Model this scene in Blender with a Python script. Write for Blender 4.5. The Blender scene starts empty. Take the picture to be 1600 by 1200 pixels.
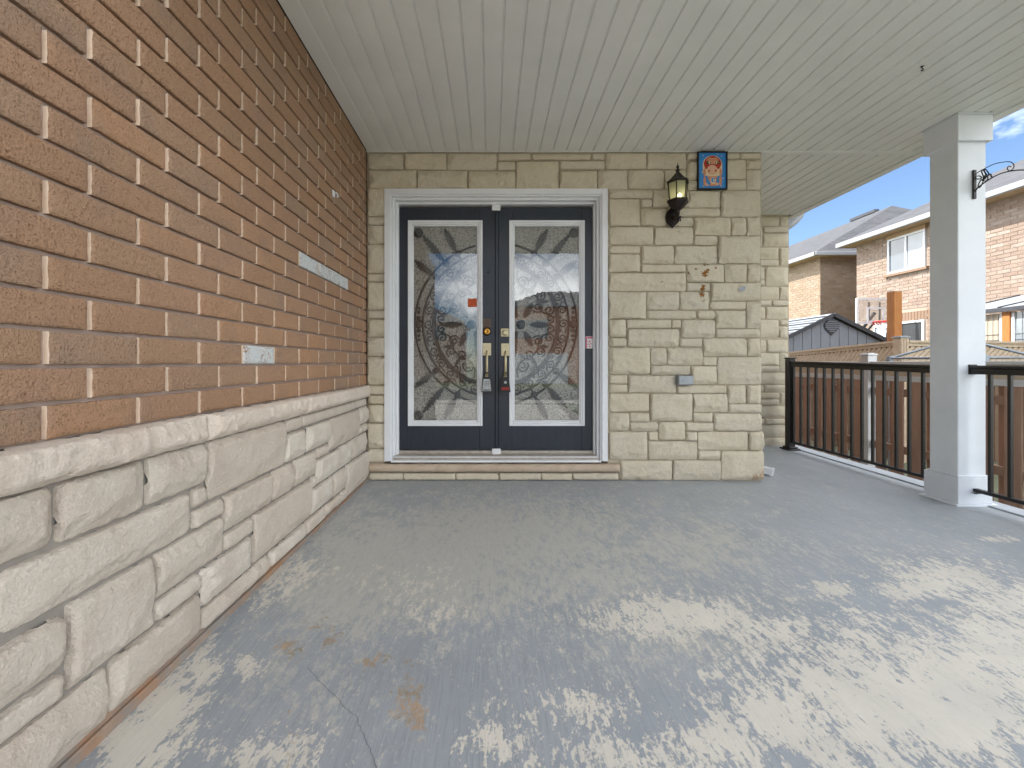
import bpy, math, random
from mathutils import Vector, Matrix, noise
random.seed(7)
R = math.radians
S = bpy.context.scene
COL = S.collection

# ---------------------------------------------------------------- camera, sky, sun, exposure
F, CX, CY, H = 677.0, 769.0, 567.0, 0.98
cam_d = bpy.data.cameras.new('camera')
cam = bpy.data.objects.new('camera', cam_d); COL.objects.link(cam)
cam.location = (0, 0, H); cam.rotation_euler = (R(90), 0, 0)
cam_d.sensor_width = 36; cam_d.lens = F / 1600 * 36
cam_d.shift_x = (800 - CX) / 1600; cam_d.shift_y = -(600 - CY) / 1600
cam_d.clip_start = 0.02; cam_d.clip_end = 800
S.camera = cam

SUN_EL, SUN_AZ = R(52), math.atan2(-1.0, 0.16)     # azimuth measured from +Y towards +X
world = bpy.data.worlds.new('World'); S.world = world; world.use_nodes = True
wn, wl = world.node_tree.nodes, world.node_tree.links
bg = wn['Background']; bg.inputs[1].default_value = 0.05
sky = wn.new('ShaderNodeTexSky'); sky.sky_type = 'NISHITA'; sky.sun_disc = False
sky.sun_elevation = SUN_EL; sky.sun_rotation = SUN_AZ
sky.altitude = 1200; sky.air_density = 1.0; sky.dust_density = 0.15; sky.ozone_density = 3.0
tc = wn.new('ShaderNodeTexCoord')
mp = wn.new('ShaderNodeMapping'); mp.inputs['Scale'].default_value = (1, 1, 2.2); mp.inputs['Location'].default_value = (0, 0, 0.14); mp.inputs['Rotation'].default_value = (0, 0, R(-47))
wl.new(tc.outputs['Generated'], mp.inputs[0])
cn = wn.new('ShaderNodeTexNoise'); cn.inputs['Scale'].default_value = 1.5; cn.inputs['Detail'].default_value = 7; cn.inputs['Roughness'].default_value = 0.58
wl.new(mp.outputs[0], cn.inputs['Vector'])
cr = wn.new('ShaderNodeMapRange'); cr.inputs[1].default_value = 0.45; cr.inputs[2].default_value = 0.62; cr.inputs[3].default_value = 0.0; cr.inputs[4].default_value = 0.92
wl.new(cn.outputs['Fac'], cr.inputs[0])
cm = wn.new('ShaderNodeMix'); cm.data_type = 'RGBA'
wl.new(cr.outputs[0], cm.inputs[0]); wl.new(sky.outputs[0], cm.inputs[6]); cm.inputs[7].default_value = (28, 27.9, 27.6, 1)
wl.new(cm.outputs[2], bg.inputs[0])

sun_d = bpy.data.lights.new('sun', 'SUN'); sun_d.energy = 2.0; sun_d.angle = R(0.5); sun_d.color = (1, 0.965, 0.91)
sun = bpy.data.objects.new('sun', sun_d); COL.objects.link(sun); sun.location = (-20, -6, 25)
sv = Vector((math.sin(SUN_AZ) * math.cos(SUN_EL), math.cos(SUN_AZ) * math.cos(SUN_EL), math.sin(SUN_EL)))
sun.rotation_euler = sv.to_track_quat('Z', 'Y').to_euler()

S.view_settings.view_transform = 'Standard'; S.view_settings.look = 'None'
S.view_settings.gamma = 1; S.view_settings.use_curve_mapping = False
S.view_settings.exposure = 2.25
S.render.engine = 'CYCLES'
try:
    S.cycles.use_denoising = True
    S.cycles.max_bounces = 8; S.cycles.diffuse_bounces = 5; S.cycles.transparent_max_bounces = 12
except Exception:
    pass

# ---------------------------------------------------------------- helpers
def srgb(r, g, b, k=1.0):
    def f(c):
        c /= 255
        return k * (c / 12.92 if c < 0.04045 else ((c + 0.055) / 1.055) ** 2.4)
    return (f(r), f(g), f(b), 1)

def P(x, y, Y):                                    # photograph pixel at a depth -> point of the place
    return Vector(((x - CX) * Y / F, Y, H - (y - CY) * Y / F))

class MB:
    def __init__(s): s.v, s.f, s.mi, s.cur, s.smooth = [], [], [], 0, []
    def add(s, v, f, sm=False):
        o = len(s.v); s.v += [tuple(p) for p in v]
        for q in f: s.f.append(tuple(i + o for i in q)); s.mi.append(s.cur); s.smooth.append(sm)
    def box(s, x0, x1, y0, y1, z0, z1, b=0.0):
        if x1 < x0: x0, x1 = x1, x0
        if y1 < y0: y0, y1 = y1, y0
        if z1 < z0: z0, z1 = z1, z0
        if b <= 0:
            v = [(x, y, z) for z in (z0, z1) for y in (y0, y1) for x in (x0, x1)]
            s.add(v, [(0, 2, 3, 1), (4, 5, 7, 6), (0, 1, 5, 4), (2, 6, 7, 3), (0, 4, 6, 2), (1, 3, 7, 5)]); return
        b = min(b, (x1 - x0) * .45, (y1 - y0) * .45, (z1 - z0) * .45)
        v = []
        for sx in (0, 1):
            for sy in (0, 1):
                for sz in (0, 1):
                    X, Y, Z = (x0, x1)[sx], (y0, y1)[sy], (z0, z1)[sz]
                    dx, dy, dz = b * (1 - 2 * sx), b * (1 - 2 * sy), b * (1 - 2 * sz)
                    v += [(X, Y + dy, Z + dz), (X + dx, Y, Z + dz), (X + dx, Y + dy, Z)]
        I = lambda sx, sy, sz, k: ((sx * 2 + sy) * 2 + sz) * 3 + k
        f = []
        for a in (0, 1):
            q = [I(a, 0, 0, 0), I(a, 0, 1, 0), I(a, 1, 1, 0), I(a, 1, 0, 0)]; f.append(q if a == 0 else q[::-1])
            q = [I(0, a, 0, 1), I(1, a, 0, 1), I(1, a, 1, 1), I(0, a, 1, 1)]; f.append(q if a == 0 else q[::-1])
            q = [I(0, 0, a, 2), I(0, 1, a, 2), I(1, 1, a, 2), I(1, 0, a, 2)]; f.append(q if a == 0 else q[::-1])
        for a in (0, 1):
            for c in (0, 1):
                q = [I(a, c, 0, 0), I(a, c, 1, 0), I(a, c, 1, 1), I(a, c, 0, 1)]; f.append(q if a != c else q[::-1])
                q = [I(a, 0, c, 0), I(a, 1, c, 0), I(a, 1, c, 2), I(a, 0, c, 2)]; f.append(q if a == c else q[::-1])
                q = [I(0, a, c, 1), I(1, a, c, 1), I(1, a, c, 2), I(0, a, c, 2)]; f.append(q if a != c else q[::-1])
        for sx in (0, 1):
            for sy in (0, 1):
                for sz in (0, 1):
                    q = [I(sx, sy, sz, 0), I(sx, sy, sz, 1), I(sx, sy, sz, 2)]
                    f.append(q if (sx + sy + sz) % 2 == 0 else q[::-1])
        s.add(v, f)
    def tube(s, pts, r, n=6, closed=False, cap=True):
        pts = [Vector(p) for p in pts]; m = len(pts); v = []; up = None
        rr = r if isinstance(r, (list, tuple)) else [r] * m
        for i, p in enumerate(pts):
            a = pts[(i - 1) % m] if (closed or i > 0) else p
            c = pts[(i + 1) % m] if (closed or i < m - 1) else p
            t = (c - a)
            t = t.normalized() if t.length > 1e-9 else Vector((0, 0, 1))
            if up is None:
                up = t.orthogonal().normalized()
            else:
                up = up - t * up.dot(t)
                up = up.normalized() if up.length > 1e-6 else t.orthogonal().normalized()
            w = t.cross(up)
            for k in range(n):
                an = 2 * math.pi * (k + .5) / n
                v.append(p + (up * math.cos(an) + w * math.sin(an)) * rr[i])
        f = []
        for i in range(m if closed else m - 1):
            j = (i + 1) % m
            for k in range(n):
                l = (k + 1) % n
                f.append((i * n + k, i * n + l, j * n + l, j * n + k))
        s.add(v, f, n > 4)
        if cap and not closed:
            s.add(v[:n], [tuple(range(n))[::-1]]); s.add(v[-n:], [tuple(range(n))])
    def bar(s, a, b, w, t, up=(0, 0, 1)):           # straight bar of rectangular section: w across, t along up
        a, b = Vector(a), Vector(b); d = (b - a).normalized(); u = Vector(up); u = (u - d * u.dot(d)).normalized(); q = d.cross(u)
        v = []
        for p in (a, b):
            for i, j in ((-1, -1), (1, -1), (1, 1), (-1, 1)): v.append(p + q * (i * w / 2) + u * (j * t / 2))
        s.add(v, [(0, 1, 2, 3)[::-1], (4, 5, 6, 7), (0, 1, 5, 4), (1, 2, 6, 5), (2, 3, 7, 6), (3, 0, 4, 7)])
    def lathe(s, prof, c, n=16, ax='z', rot=0.0, sm=True):
        v, f = [], []
        for (r, h) in prof:
            for k in range(n):
                a = rot + 2 * math.pi * k / n
                x, y = r * math.cos(a), r * math.sin(a)
                v.append((c[0] + x, c[1] + y, c[2] + h) if ax == 'z' else (c[0] + x, c[1] - h, c[2] + y))
        m = len(prof)
        for i in range(m - 1):
            for k in range(n):
                l = (k + 1) % n
                f.append((i * n + k, i * n + l, (i + 1) * n + l, (i + 1) * n + k))
        f.append(tuple(range(n))[::-1]); f.append(tuple((m - 1) * n + k for k in range(n)))
        s.add(v, f, sm)
    def prism(s, poly, d):                          # planar polygon (3-D points) pushed by vector d
        poly = [Vector(p) for p in poly]; d = Vector(d); n = len(poly)
        v = poly + [p + d for p in poly]
        s.add(v, [tuple(range(n)), tuple(range(2 * n - 1, n - 1, -1))] + [(i, n + i, n + (i + 1) % n, (i + 1) % n) for i in range(n)])
    def mesh(s, name, mats):
        me = bpy.data.meshes.new(name); me.from_pydata(s.v, [], s.f)
        for m in (mats if isinstance(mats, (list, tuple)) else [mats]): me.materials.append(m)
        me.polygons.foreach_set('material_index', s.mi); me.polygons.foreach_set('use_smooth', s.smooth)
        me.update(); return me

def fix_normals(me):
    import bmesh
    bm = bmesh.new(); bm.from_mesh(me); bmesh.ops.recalc_face_normals(bm, faces=bm.faces); bm.to_mesh(me); bm.free()

def root_of(o):
    while o.parent: o = o.parent
    return o

def obj(name, data, mats=None, parent=None, loc=None, fix=False):
    me = data.mesh(name, mats) if isinstance(data, MB) else data
    if fix: fix_normals(me)
    o = bpy.data.objects.new(name, me); COL.objects.link(o)
    if loc is not None: o.location = loc
    if parent is not None:
        o.parent = parent
        if parent.parent is None and parent.type == 'EMPTY': o.matrix_parent_inverse = Matrix.Translation(-parent.location)
        elif parent.parent is None: o.matrix_parent_inverse = Matrix.Translation(-parent.location)
    return o

def thing(name, label, cat, loc=(0, 0, 0), group=None, kind=None):
    o = bpy.data.objects.new(name, None); COL.objects.link(o); o.location = loc; o.empty_display_size = .1
    o['label'] = label; o['category'] = cat
    if group: o['group'] = group
    if kind: o['kind'] = kind
    return o

def tag(o, label, cat, group=None, kind=None):
    o['label'] = label; o['category'] = cat
    if group: o['group'] = group
    if kind: o['kind'] = kind
    return o

# ---------------------------------------------------------------- materials
class NT:
    def __init__(s, name):
        s.m = bpy.data.materials.new(name); s.m.use_nodes = True
        s.n, s.l = s.m.node_tree.nodes, s.m.node_tree.links
        s.b = s.n['Principled BSDF']; s.out = s.n['Material Output']
    def new(s, t, **kw):
        n = s.n.new(t)
        for k, v in kw.items(): setattr(n, k, v)
        return n
    def link(s, a, b): s.l.new(a, b)
    def pos(s): return s.new('ShaderNodeNewGeometry').outputs['Position']
    def mapped(s, v, sc=(1, 1, 1), loc=(0, 0, 0), rot=(0, 0, 0)):
        n = s.new('ShaderNodeMapping'); n.inputs['Scale'].default_value = sc; n.inputs['Location'].default_value = loc; n.inputs['Rotation'].default_value = rot
        s.link(v, n.inputs[0]); return n.outputs[0]
    def noise(s, v, scale, detail=4, rough=.5, dist=0):
        n = s.new('ShaderNodeTexNoise'); n.inputs['Scale'].default_value = scale; n.inputs['Detail'].default_value = detail
        n.inputs['Roughness'].default_value = rough; n.inputs['Distortion'].default_value = dist
        s.link(v, n.inputs['Vector']); return n.outputs['Fac']
    def rng(s, v, a, b, c=0., d=1., smooth=False):
        n = s.new('ShaderNodeMapRange'); n.inputs[1].default_value = a; n.inputs[2].default_value = b; n.inputs[3].default_value = c; n.inputs[4].default_value = d
        if smooth: n.interpolation_type = 'SMOOTHSTEP'
        s.link(v, n.inputs[0]); return n.outputs[0]
    def math(s, op, a, b=None, clamp=False):
        n = s.new('ShaderNodeMath', operation=op, use_clamp=clamp)
        for i, x in enumerate((a, b)):
            if x is None: continue
            if isinstance(x, (int, float)): n.inputs[i].default_value = x
            else: s.link(x, n.inputs[i])
        return n.outputs[0]
    def mix(s, f, a, b, mode='MIX'):
        n = s.new('ShaderNodeMix', data_type='RGBA', blend_type=mode)
        for i, x in ((0, f), (6, a), (7, b)):
            if isinstance(x, (int, float, tuple)): n.inputs[i].default_value = x
            else: s.link(x, n.inputs[i])
        return n.outputs[2]
    def bump(s, h, strength, dist=.01, prev=None):
        n = s.new('ShaderNodeBump'); n.inputs['Strength'].default_value = strength; n.inputs['Distance'].default_value = dist
        s.link(h, n.inputs['Height'])
        if prev is not None: s.link(prev, n.inputs['Normal'])
        return n.outputs[0]
    def done(s, color=None, rough=None, normal=None, metal=0.0, spec=None):
        for k, v in (('Base Color', color), ('Roughness', rough), ('Normal', normal)):
            if v is None: continue
            if isinstance(v, (int, float, tuple)): s.b.inputs[k].default_value = v
            else: s.link(v, s.b.inputs[k])
        s.b.inputs['Metallic'].default_value = metal
        if spec is not None: s.b.inputs['Specular IOR Level'].default_value = spec
        return s.m

def simple(name, c1, c2=None, scale=8, rough=.5, bump=.15, bscale=120, bdist=.002, metal=0., sc=(1, 1, 1), spec=None):
    t = NT(name); p = t.mapped(t.pos(), sc)
    c = t.mix(t.rng(t.noise(p, scale, 5, .6), .3, .7), c1, c2 or c1)
    nrm = t.bump(t.noise(p, bscale, 3), bump, bdist) if bump else None
    r = t.rng(t.noise(p, scale * 3, 3), .2, .8, max(0, rough - .08), min(1, rough + .08))
    return t.done(c, r, nrm, metal, spec)

def blobs(t, pts, p, nz):                           # irregular stain marks at fixed places: [(x, y, z, r)]
    tot = None
    for (x, y, z, r) in pts:
        n = t.new('ShaderNodeVectorMath', operation='DISTANCE'); t.link(p, n.inputs[0]); n.inputs[1].default_value = (x, y, z)
        d = t.rng(n.outputs['Value'], 0, r, 1, 0)
        tot = d if tot is None else t.math('MAXIMUM', tot, d)
    return t.rng(t.math('ADD', tot, t.math('MULTIPLY', t.math('SUBTRACT', nz, .5), 1.6)), .48, .66, 0, 1)

def brick_material(name, cols, white=False, attr=None):
    t = NT(name); p = t.pos()
    if attr:
        a = t.new('ShaderNodeAttribute', attribute_name=attr); rnd = a.outputs['Fac']
    else:
        rnd = t.new('ShaderNodeObjectInfo').outputs['Random']
    ramp = t.new('ShaderNodeValToRGB'); e = ramp.color_ramp.elements
    e[0].position = 0; e[0].color = cols[0]; e[1].position = 1; e[1].color = cols[-1]
    for i, c in enumerate(cols[1:-1]):
        q = e.new((i + 1) / (len(cols) - 1)); q.color = c
    t.link(rnd, ramp.inputs[0])
    c = t.mix(t.rng(t.noise(p, 9, 4, .6), .35, .75, 0, .55), ramp.outputs[0], cols[-1])
    c = t.mix(t.rng(t.noise(p, 5.5, 3, .55), .52, .70, 0, .38), c, (cols[3][0] * .72, cols[3][1] * .80, cols[3][2] * .92, 1))
    fine = t.noise(p, 170, 4, .65)
    c = t.mix(t.rng(fine, .55, .66, 0, .7), c, (cols[0][0] * .42, cols[0][1] * .36, cols[0][2] * .32, 1))
    c = t.mix(t.rng(t.noise(p, 60, 3, .6), .6, .8, 0, .35), c, (min(1, cols[0][0] * 1.5), cols[0][1] * 1.5, cols[0][2] * 1.5, 1))
    if white:
        c = t.mix(t.rng(t.math('ADD', t.noise(p, 90, 4, .6), t.math('MULTIPLY', t.noise(p, 14, 2), .6)), .62, .74, 0, .92), c, srgb(222, 228, 230))
    nrm = t.bump(fine, 1.0, .009, t.bump(t.noise(p, 62, 4, .6), .9, .012))
    return t.done(c, .92, nrm, spec=.2)

brick_cols = [srgb(186, 146, 114), srgb(180, 144, 118), srgb(174, 138, 110), srgb(172, 144, 122), srgb(178, 144, 116)]
M_brick = brick_material('orange_brown_brick', brick_cols)
M_brick_white = brick_material('white_painted_brick', brick_cols, True)
M_brick_end = simple('brick_end_mortar_painted_light', srgb(240, 222, 202), srgb(226, 202, 178), 30, .95, .5, 200, .002)  # mortar tone made paler: light caught by the brick ends, put into colour
M_mortar = simple('brick_mortar', srgb(172, 154, 144), srgb(154, 137, 128), 14, .95, .5, 260, .002)
M_mortar_stone = simple('stone_mortar', srgb(182, 171, 150), srgb(166, 155, 136), 14, .95, .5, 260, .002)
t = NT('grey_mortar_stained_at_the_floor'); p = t.pos(); sp_ = t.new('ShaderNodeSeparateXYZ'); t.link(p, sp_.inputs[0])
dz_ = t.math('ADD', sp_.outputs['Z'], t.math('MULTIPLY', t.noise(p, 9, 4), -.07))
c = t.mix(t.rng(t.noise(p, 14, 4), .3, .7), srgb(150, 144, 136), srgb(134, 128, 121))
c = t.mix(t.math('MULTIPLY', t.rng(dz_, .0, .03, .9, 0), t.rng(t.noise(p, 5, 5, .7), .42, .62)), c, t.mix(t.noise(p, 26, 4), srgb(176, 130, 96), srgb(140, 122, 104)))
M_mortar_base = t.done(c, .95, t.bump(t.noise(p, 160, 3), .6, .003), spec=.2)

def stone_material(name, c1, c2, c3, rust=None, dirt=None):
    t = NT(name); p = t.pos()
    rnd = t.new('ShaderNodeObjectInfo').outputs['Random']
    c = t.mix(rnd, c1, c2)
    c = t.mix(t.rng(t.noise(p, 7, 4, .6), .4, .75, 0, .7), c, c3)
    fine = t.noise(p, 130, 5, .7)
    c = t.mix(t.rng(fine, .50, .68, 0, .42), c, (c1[0] * .62, c1[1] * .60, c1[2] * .55, 1))
    c = t.mix(t.rng(t.noise(t.mapped(p, (1, 1, 1.4)), 62, 4, .7), .55, .72, 0, .30), c, (c1[0] * .66, c1[1] * .63, c1[2] * .58, 1))
    c = t.mix(t.rng(t.noise(t.mapped(p, (1, 1, 1), (4, 4, 4)), 85, 3, .6), .58, .72, 0, .35), c, (min(1, c1[0] * 1.22), min(1, c1[1] * 1.22), min(1, c1[2] * 1.24), 1))
    c = t.mix(t.rng(t.noise(p, 340, 1), .74, .78, 0, .55), c, (.05, .045, .04, 1))
    nz = t.noise(p, 75, 4, .7)
    if rust:
        m = blobs(t, rust, p, nz)
        c = t.mix(m, c, t.mix(t.noise(p, 160, 2), srgb(160, 104, 36), srgb(96, 60, 24)))
    if dirt:
        m = blobs(t, dirt, p, nz); c = t.mix(t.math('MULTIPLY', m, .55), c, srgb(150, 110, 75))
    nrm = t.bump(fine, .8, .006, t.bump(t.noise(t.mapped(p, (1, 1, 1.3)), 48, 5, .62), .6, .012))
    return t.done(c, .9, nrm, spec=.2)

def wp(x, y, r): q = P(x, y, 3.6); return (q.x, q.y, q.z, r)
rust = [wp(1101, 413, .035), wp(1097, 397, .022), wp(1105, 412, .03), wp(1087, 421, .025), wp(1117, 420, .03), wp(1100, 428, .06), wp(1104, 424, .045),
        wp(1098, 452, .045), wp(1096, 460, .055), wp(1099, 470, .03), wp(1033, 440, .022), wp(1133, 454, .02), wp(1119, 403, .014), wp(1075, 426, .018), wp(1099, 447, .035)]
M_stone = stone_material('tan_rock_faced_stone', srgb(209, 199, 177), srgb(204, 196, 178), srgb(196, 184, 159), rust,
                         [wp(1192, 742, .10), wp(1180, 746, .08), wp(952, 718, .04), wp(774, 262, .03), wp(776, 272, .02)])
M_stone_pale = stone_material('pale_rock_faced_stone', srgb(218, 211, 199), srgb(200, 188, 174), srgb(190, 174, 160))
M_cap = stone_material('pale_cap_stone', srgb(222, 210, 196), srgb(216, 204, 190), srgb(202, 184, 170))
M_sill = stone_material('pink_beige_sill_stone', srgb(196, 178, 156), srgb(192, 176, 158), srgb(176, 154, 134))

M_soffit = simple('ivory_soffit', srgb(230, 231, 227), srgb(222, 223, 219), 3, .42, .05, 60, .001)
M_soffit_back = simple('soffit_backing', srgb(60, 58, 52), None, 3, .8, 0)
M_white = simple('white_paint', srgb(226, 228, 230), srgb(216, 218, 221), 4, .38, 0)
M_column = simple('pale_grey_column_paint', srgb(222, 226, 230), srgb(212, 217, 222), 5, .5, .12, 220, .0015)
M_navy = simple('dark_navy_door_paint', srgb(32, 42, 54), srgb(26, 33, 44), 5, .38, .25, 70, .0012, sc=(6, 6, 1))
M_black = simple('satin_black_metal', srgb(34, 29, 28), srgb(26, 24, 24), 12, .34, .1, 300, .0006)
M_iron = simple('dark_iron', srgb(24, 22, 20), srgb(16, 15, 14), 20, .5, .3, 200, .001)
M_bronze = simple('dark_bronze', srgb(44, 32, 28), srgb(28, 22, 20), 30, .42, .3, 150, .001, metal=.35)
M_brass = simple('worn_pale_brass', srgb(202, 192, 160), srgb(186, 174, 138), 40, .4, .1, 200, .0006, metal=.45)
M_gold = simple('polished_brass', srgb(226, 172, 80), srgb(206, 148, 62), 40, .28, .1, 200, .0006, metal=.8)
M_brown_trace = simple('brown_paint_trace', srgb(98, 78, 62), srgb(80, 66, 56), 40, .6, .2, 200, .0006)
M_grey_metal = simple('grey_galvanised_metal', srgb(160, 164, 168), srgb(140, 145, 150), 20, .42, .1, 200, .0006, metal=.5)
M_alu = simple('threshold_aluminium', srgb(186, 180, 170), srgb(160, 152, 142), 20, .42, .15, 200, .0006, metal=.3)
M_orange_paper = simple('orange_sticker', srgb(205, 88, 28), srgb(150, 50, 16), 60, .6, 0)
M_silver_plastic = simple('silver_keypad', srgb(176, 180, 180), srgb(150, 154, 156), 40, .4, 0)
M_black_rubber = simple('black_rubber', srgb(26, 25, 25), srgb(18, 18, 18), 30, .55, .1, 200, .0005)
M_red = simple('red_paint', srgb(190, 44, 30), srgb(168, 36, 26), 30, .5, 0)
M_pink = simple('pink_print', srgb(206, 140, 160), srgb(190, 70, 100), 60, .5, 0)
M_paper = simple('white_print', srgb(232, 230, 226), None, 20, .5, 0)

# glass of the doors: a clear reflecting sheet in front, rain glass behind it
t = NT('clear_door_glass')
tr = t.new('ShaderNodeBsdfTransparent'); tr.inputs[0].default_value = (.93, .95, .95, 1)
gl = t.new('ShaderNodeBsdfGlossy'); gl.inputs['Roughness'].default_value = .012; gl.inputs[0].default_value = (.95, .98, 1, 1)
t.link(t.bump(t.noise(t.pos(), 30, 2, .4), .012, .004), gl.inputs['Normal'])
mx = t.new('ShaderNodeMixShader'); mx.inputs[0].default_value = .105
t.link(tr.outputs[0], mx.inputs[1]); t.link(gl.outputs[0], mx.inputs[2]); t.link(mx.outputs[0], t.out.inputs[0]); M_glass = t.m
t = NT('rain_glass'); p = t.mapped(t.pos(), (1, 1, .8))
vo = t.new('ShaderNodeTexVoronoi'); vo.inputs['Scale'].default_value = 95; vo.feature = 'SMOOTH_F1'; t.link(p, vo.inputs['Vector'])
c = t.mix(t.rng(vo.outputs['Distance'], .15, .75), srgb(166, 161, 152), srgb(80, 77, 71))
c = t.mix(t.rng(t.noise(p, 3, 3), .35, .7, 0, .4), c, srgb(120, 118, 100))
M_rain = t.done(c, .22, t.bump(vo.outputs['Distance'], .9, .006), spec=.8)
M_window = simple('dark_window_glass', srgb(88, 98, 106), srgb(76, 86, 94), 1.5, .08, 0, spec=.9)
M_window_light = simple('window_with_white_blind', srgb(150, 157, 162), srgb(140, 148, 154), 1.5, .15, 0, spec=.8)
M_screen = simple('dark_insect_screen', srgb(58, 60, 62), srgb(48, 50, 52), 3, .6, .2, 400, .001)

# porch paint: a bluish grey coat worn to cream concrete; where it is worn is kept per vertex
t = NT('worn_grey_floor_paint'); p = t.pos()
w1 = t.new('ShaderNodeAttribute', attribute_name='bare').outputs['Fac']
w2 = t.new('ShaderNodeAttribute', attribute_name='thin').outputs['Fac']
w3 = t.new('ShaderNodeAttribute', attribute_name='stain').outputs['Fac']
br = t.mapped(p, (1, .04, 1))
n1 = t.noise(t.mapped(p, (1, .6, 1)), 9, 6, .66, .5); n2 = t.noise(t.mapped(p, (1, .38, 1), (5, 3, 1)), 44, 5, .68, .3); n3 = t.noise(br, 150, 3, .6)
n4 = t.noise(t.mapped(p, (1, .7, 1), (2, 8, 0)), 110, 4, .65)
fld = t.math('ADD', t.math('ADD', t.math('MULTIPLY', n1, .62), t.math('MULTIPLY', n4, .55)), t.math('ADD', t.math('MULTIPLY', n2, .85), t.math('MULTIPLY', n3, .22)))
bare = t.rng(t.math('ADD', t.math('SUBTRACT', fld, 1.12), t.math('MULTIPLY', w1, .50)), .215, .29, 0, 1)
thin = t.rng(t.math('ADD', t.math('SUBTRACT', fld, 1.12), t.math('MULTIPLY', w2, .36)), .06, .24, 0, .92)
paint = t.mix(t.rng(t.noise(p, 2.2, 4, .6), .35, .7), srgb(150, 156, 161), srgb(161, 166, 171))
paint = t.mix(t.rng(n3, .45, .75, 0, .5), paint, srgb(128, 134, 139))
paint = t.mix(t.rng(n2, .62, .78, 0, .4), paint, srgb(176, 181, 185))
c = t.mix(thin, paint, t.mix(n2, srgb(162, 163, 158), srgb(197, 195, 187)))
cream = t.mix(t.rng(t.noise(p, 5, 4, .6), .35, .7), srgb(212, 207, 195), srgb(201, 197, 187))
cream = t.mix(t.rng(n3, .52, .72, 0, .35), cream, srgb(188, 182, 168))
c = t.mix(bare, c, cream)
st = t.rng(t.math('ADD', t.math('SUBTRACT', t.noise(p, 24, 6, .72, .6), .5), t.math('ADD', t.math('MULTIPLY', w3, .36), t.math('MULTIPLY', t.math('SUBTRACT', n2, .5), .5))), .26, .36, 0, .7)
c = t.mix(st, c, t.mix(t.rng(t.noise(p, 14, 4), .4, .62), srgb(140, 126, 96), srgb(182, 146, 106)))
c = t.mix(t.rng(t.noise(p, 210, 1, .5), .80, .83, 0, .7), c, (.04, .04, .035, 1))
hgt = t.math('ADD', t.math('MULTIPLY', n3, .7), t.math('ADD', t.math('MULTIPLY', bare, -.45), t.math('MULTIPLY', n2, .35)))
rgh = t.math('ADD', t.math('MULTIPLY', bare, .22), t.rng(n2, .3, .7, .40, .58))
M_floor = t.done(c, rgh, t.bump(hgt, .5, .004, t.bump(t.noise(p, 26, 4, .6), .25, .006)), spec=.45)

M_edge = simple('bare_grey_slab_edge', srgb(176, 182, 188), srgb(160, 166, 172), 5, .6, .2, 90, .002)
M_crack = simple('dark_crack', srgb(118, 120, 122), None, 5, .9, 0)

M_fence_brown = simple('brown_composite_board', srgb(180, 146, 126), srgb(162, 128, 110), 5, .62, .3, 60, .002, sc=(5, 5, .6))
M_fence_white = simple('white_vinyl', srgb(214, 214, 214), srgb(200, 200, 200), 5, .45, .05)
M_fence_beige = simple('beige_vinyl_board', srgb(200, 184, 160), srgb(186, 170, 148), 5, .6, .1, 50, .001)
M_lattice = simple('pale_tan_wood', srgb(208, 190, 166), srgb(186, 164, 138), 9, .75, .3, 60, .002, sc=(2, 2, 2))
M_lattice_dark = simple('tan_fence_board', srgb(120, 96, 74), srgb(104, 84, 66), 9, .75, .3, 60, .002)
M_timber = simple('fresh_orange_timber', srgb(190, 128, 68), srgb(164, 104, 50), 7, .7, .35, 50, .003, sc=(6, 6, .5))
M_pipe = simple('grey_tube', srgb(150, 158, 168), srgb(128, 136, 146), 9, .38, .05, metal=.4)
M_shed = simple('grey_resin_panel', srgb(136, 142, 150), srgb(126, 132, 140), 3, .6, .1, 60, .002)
M_shed_dark = simple('charcoal_trim', srgb(66, 68, 74), srgb(56, 58, 62), 5, .6, .1)
M_shed_roof = simple('pale_ribbed_roof', srgb(146, 152, 158), srgb(132, 138, 146), 4, .5, .1)
far_cols = [srgb(170, 153, 140), srgb(160, 141, 127), srgb(182, 168, 156), srgb(153, 132, 117), srgb(166, 148, 134)]
M_far_brick = brick_material('sunlit_pink_brick', far_cols, attr='tint')
far_cols2 = [srgb(174, 156, 136), srgb(164, 145, 124), srgb(180, 164, 146), srgb(156, 136, 114), srgb(170, 151, 130)]
M_far_brick2 = brick_material('sandy_brick', far_cols2, attr='tint')
M_far_mortar = simple('far_mortar', srgb(172, 156, 140), srgb(164, 148, 132), 3, .95, 0)
M_soldier = simple('soldier_course_brick', srgb(144, 120, 100), srgb(132, 108, 90), 9, .9, .4, 40, .004, sc=(1, 9, .4))
t = NT('grey_asphalt_shingles'); p = t.pos()
tab = t.new('ShaderNodeTexVoronoi'); tab.inputs['Scale'].default_value = 1; t.link(t.mapped(p, (3.4, 3.4, 16)), tab.inputs['Vector'])
c = t.mix(t.rng(t.noise(p, 30, 4), .3, .7), srgb(96, 96, 98), srgb(74, 74, 78))
c = t.mix(t.rng(tab.outputs['Color'], .2, .8, 0, .6), c, srgb(64, 66, 70))
M_shingle = t.done(c, .92, t.bump(tab.outputs['Distance'], .4, .02), spec=.2)
M_eave = simple('brown_eave_soffit', srgb(176, 150, 118), srgb(160, 134, 102), 4, .7, 0)
M_gutter = simple('white_gutter', srgb(158, 160, 162), srgb(148, 150, 152), 4, .45, 0)
M_grass = simple('lawn_grass', (.10, .112, .062, 1), (.14, .15, .095, 1), 6, .95, .6, 60, .03)
M_concrete = simple('pale_concrete', srgb(176, 172, 164), srgb(156, 152, 146), 2, .9, .2, 60, .003)
M_asphalt = simple('road_asphalt', (.055, .055, .057, 1), (.045, .045, .046, 1), 4, .95, .4, 90, .004)
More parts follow.
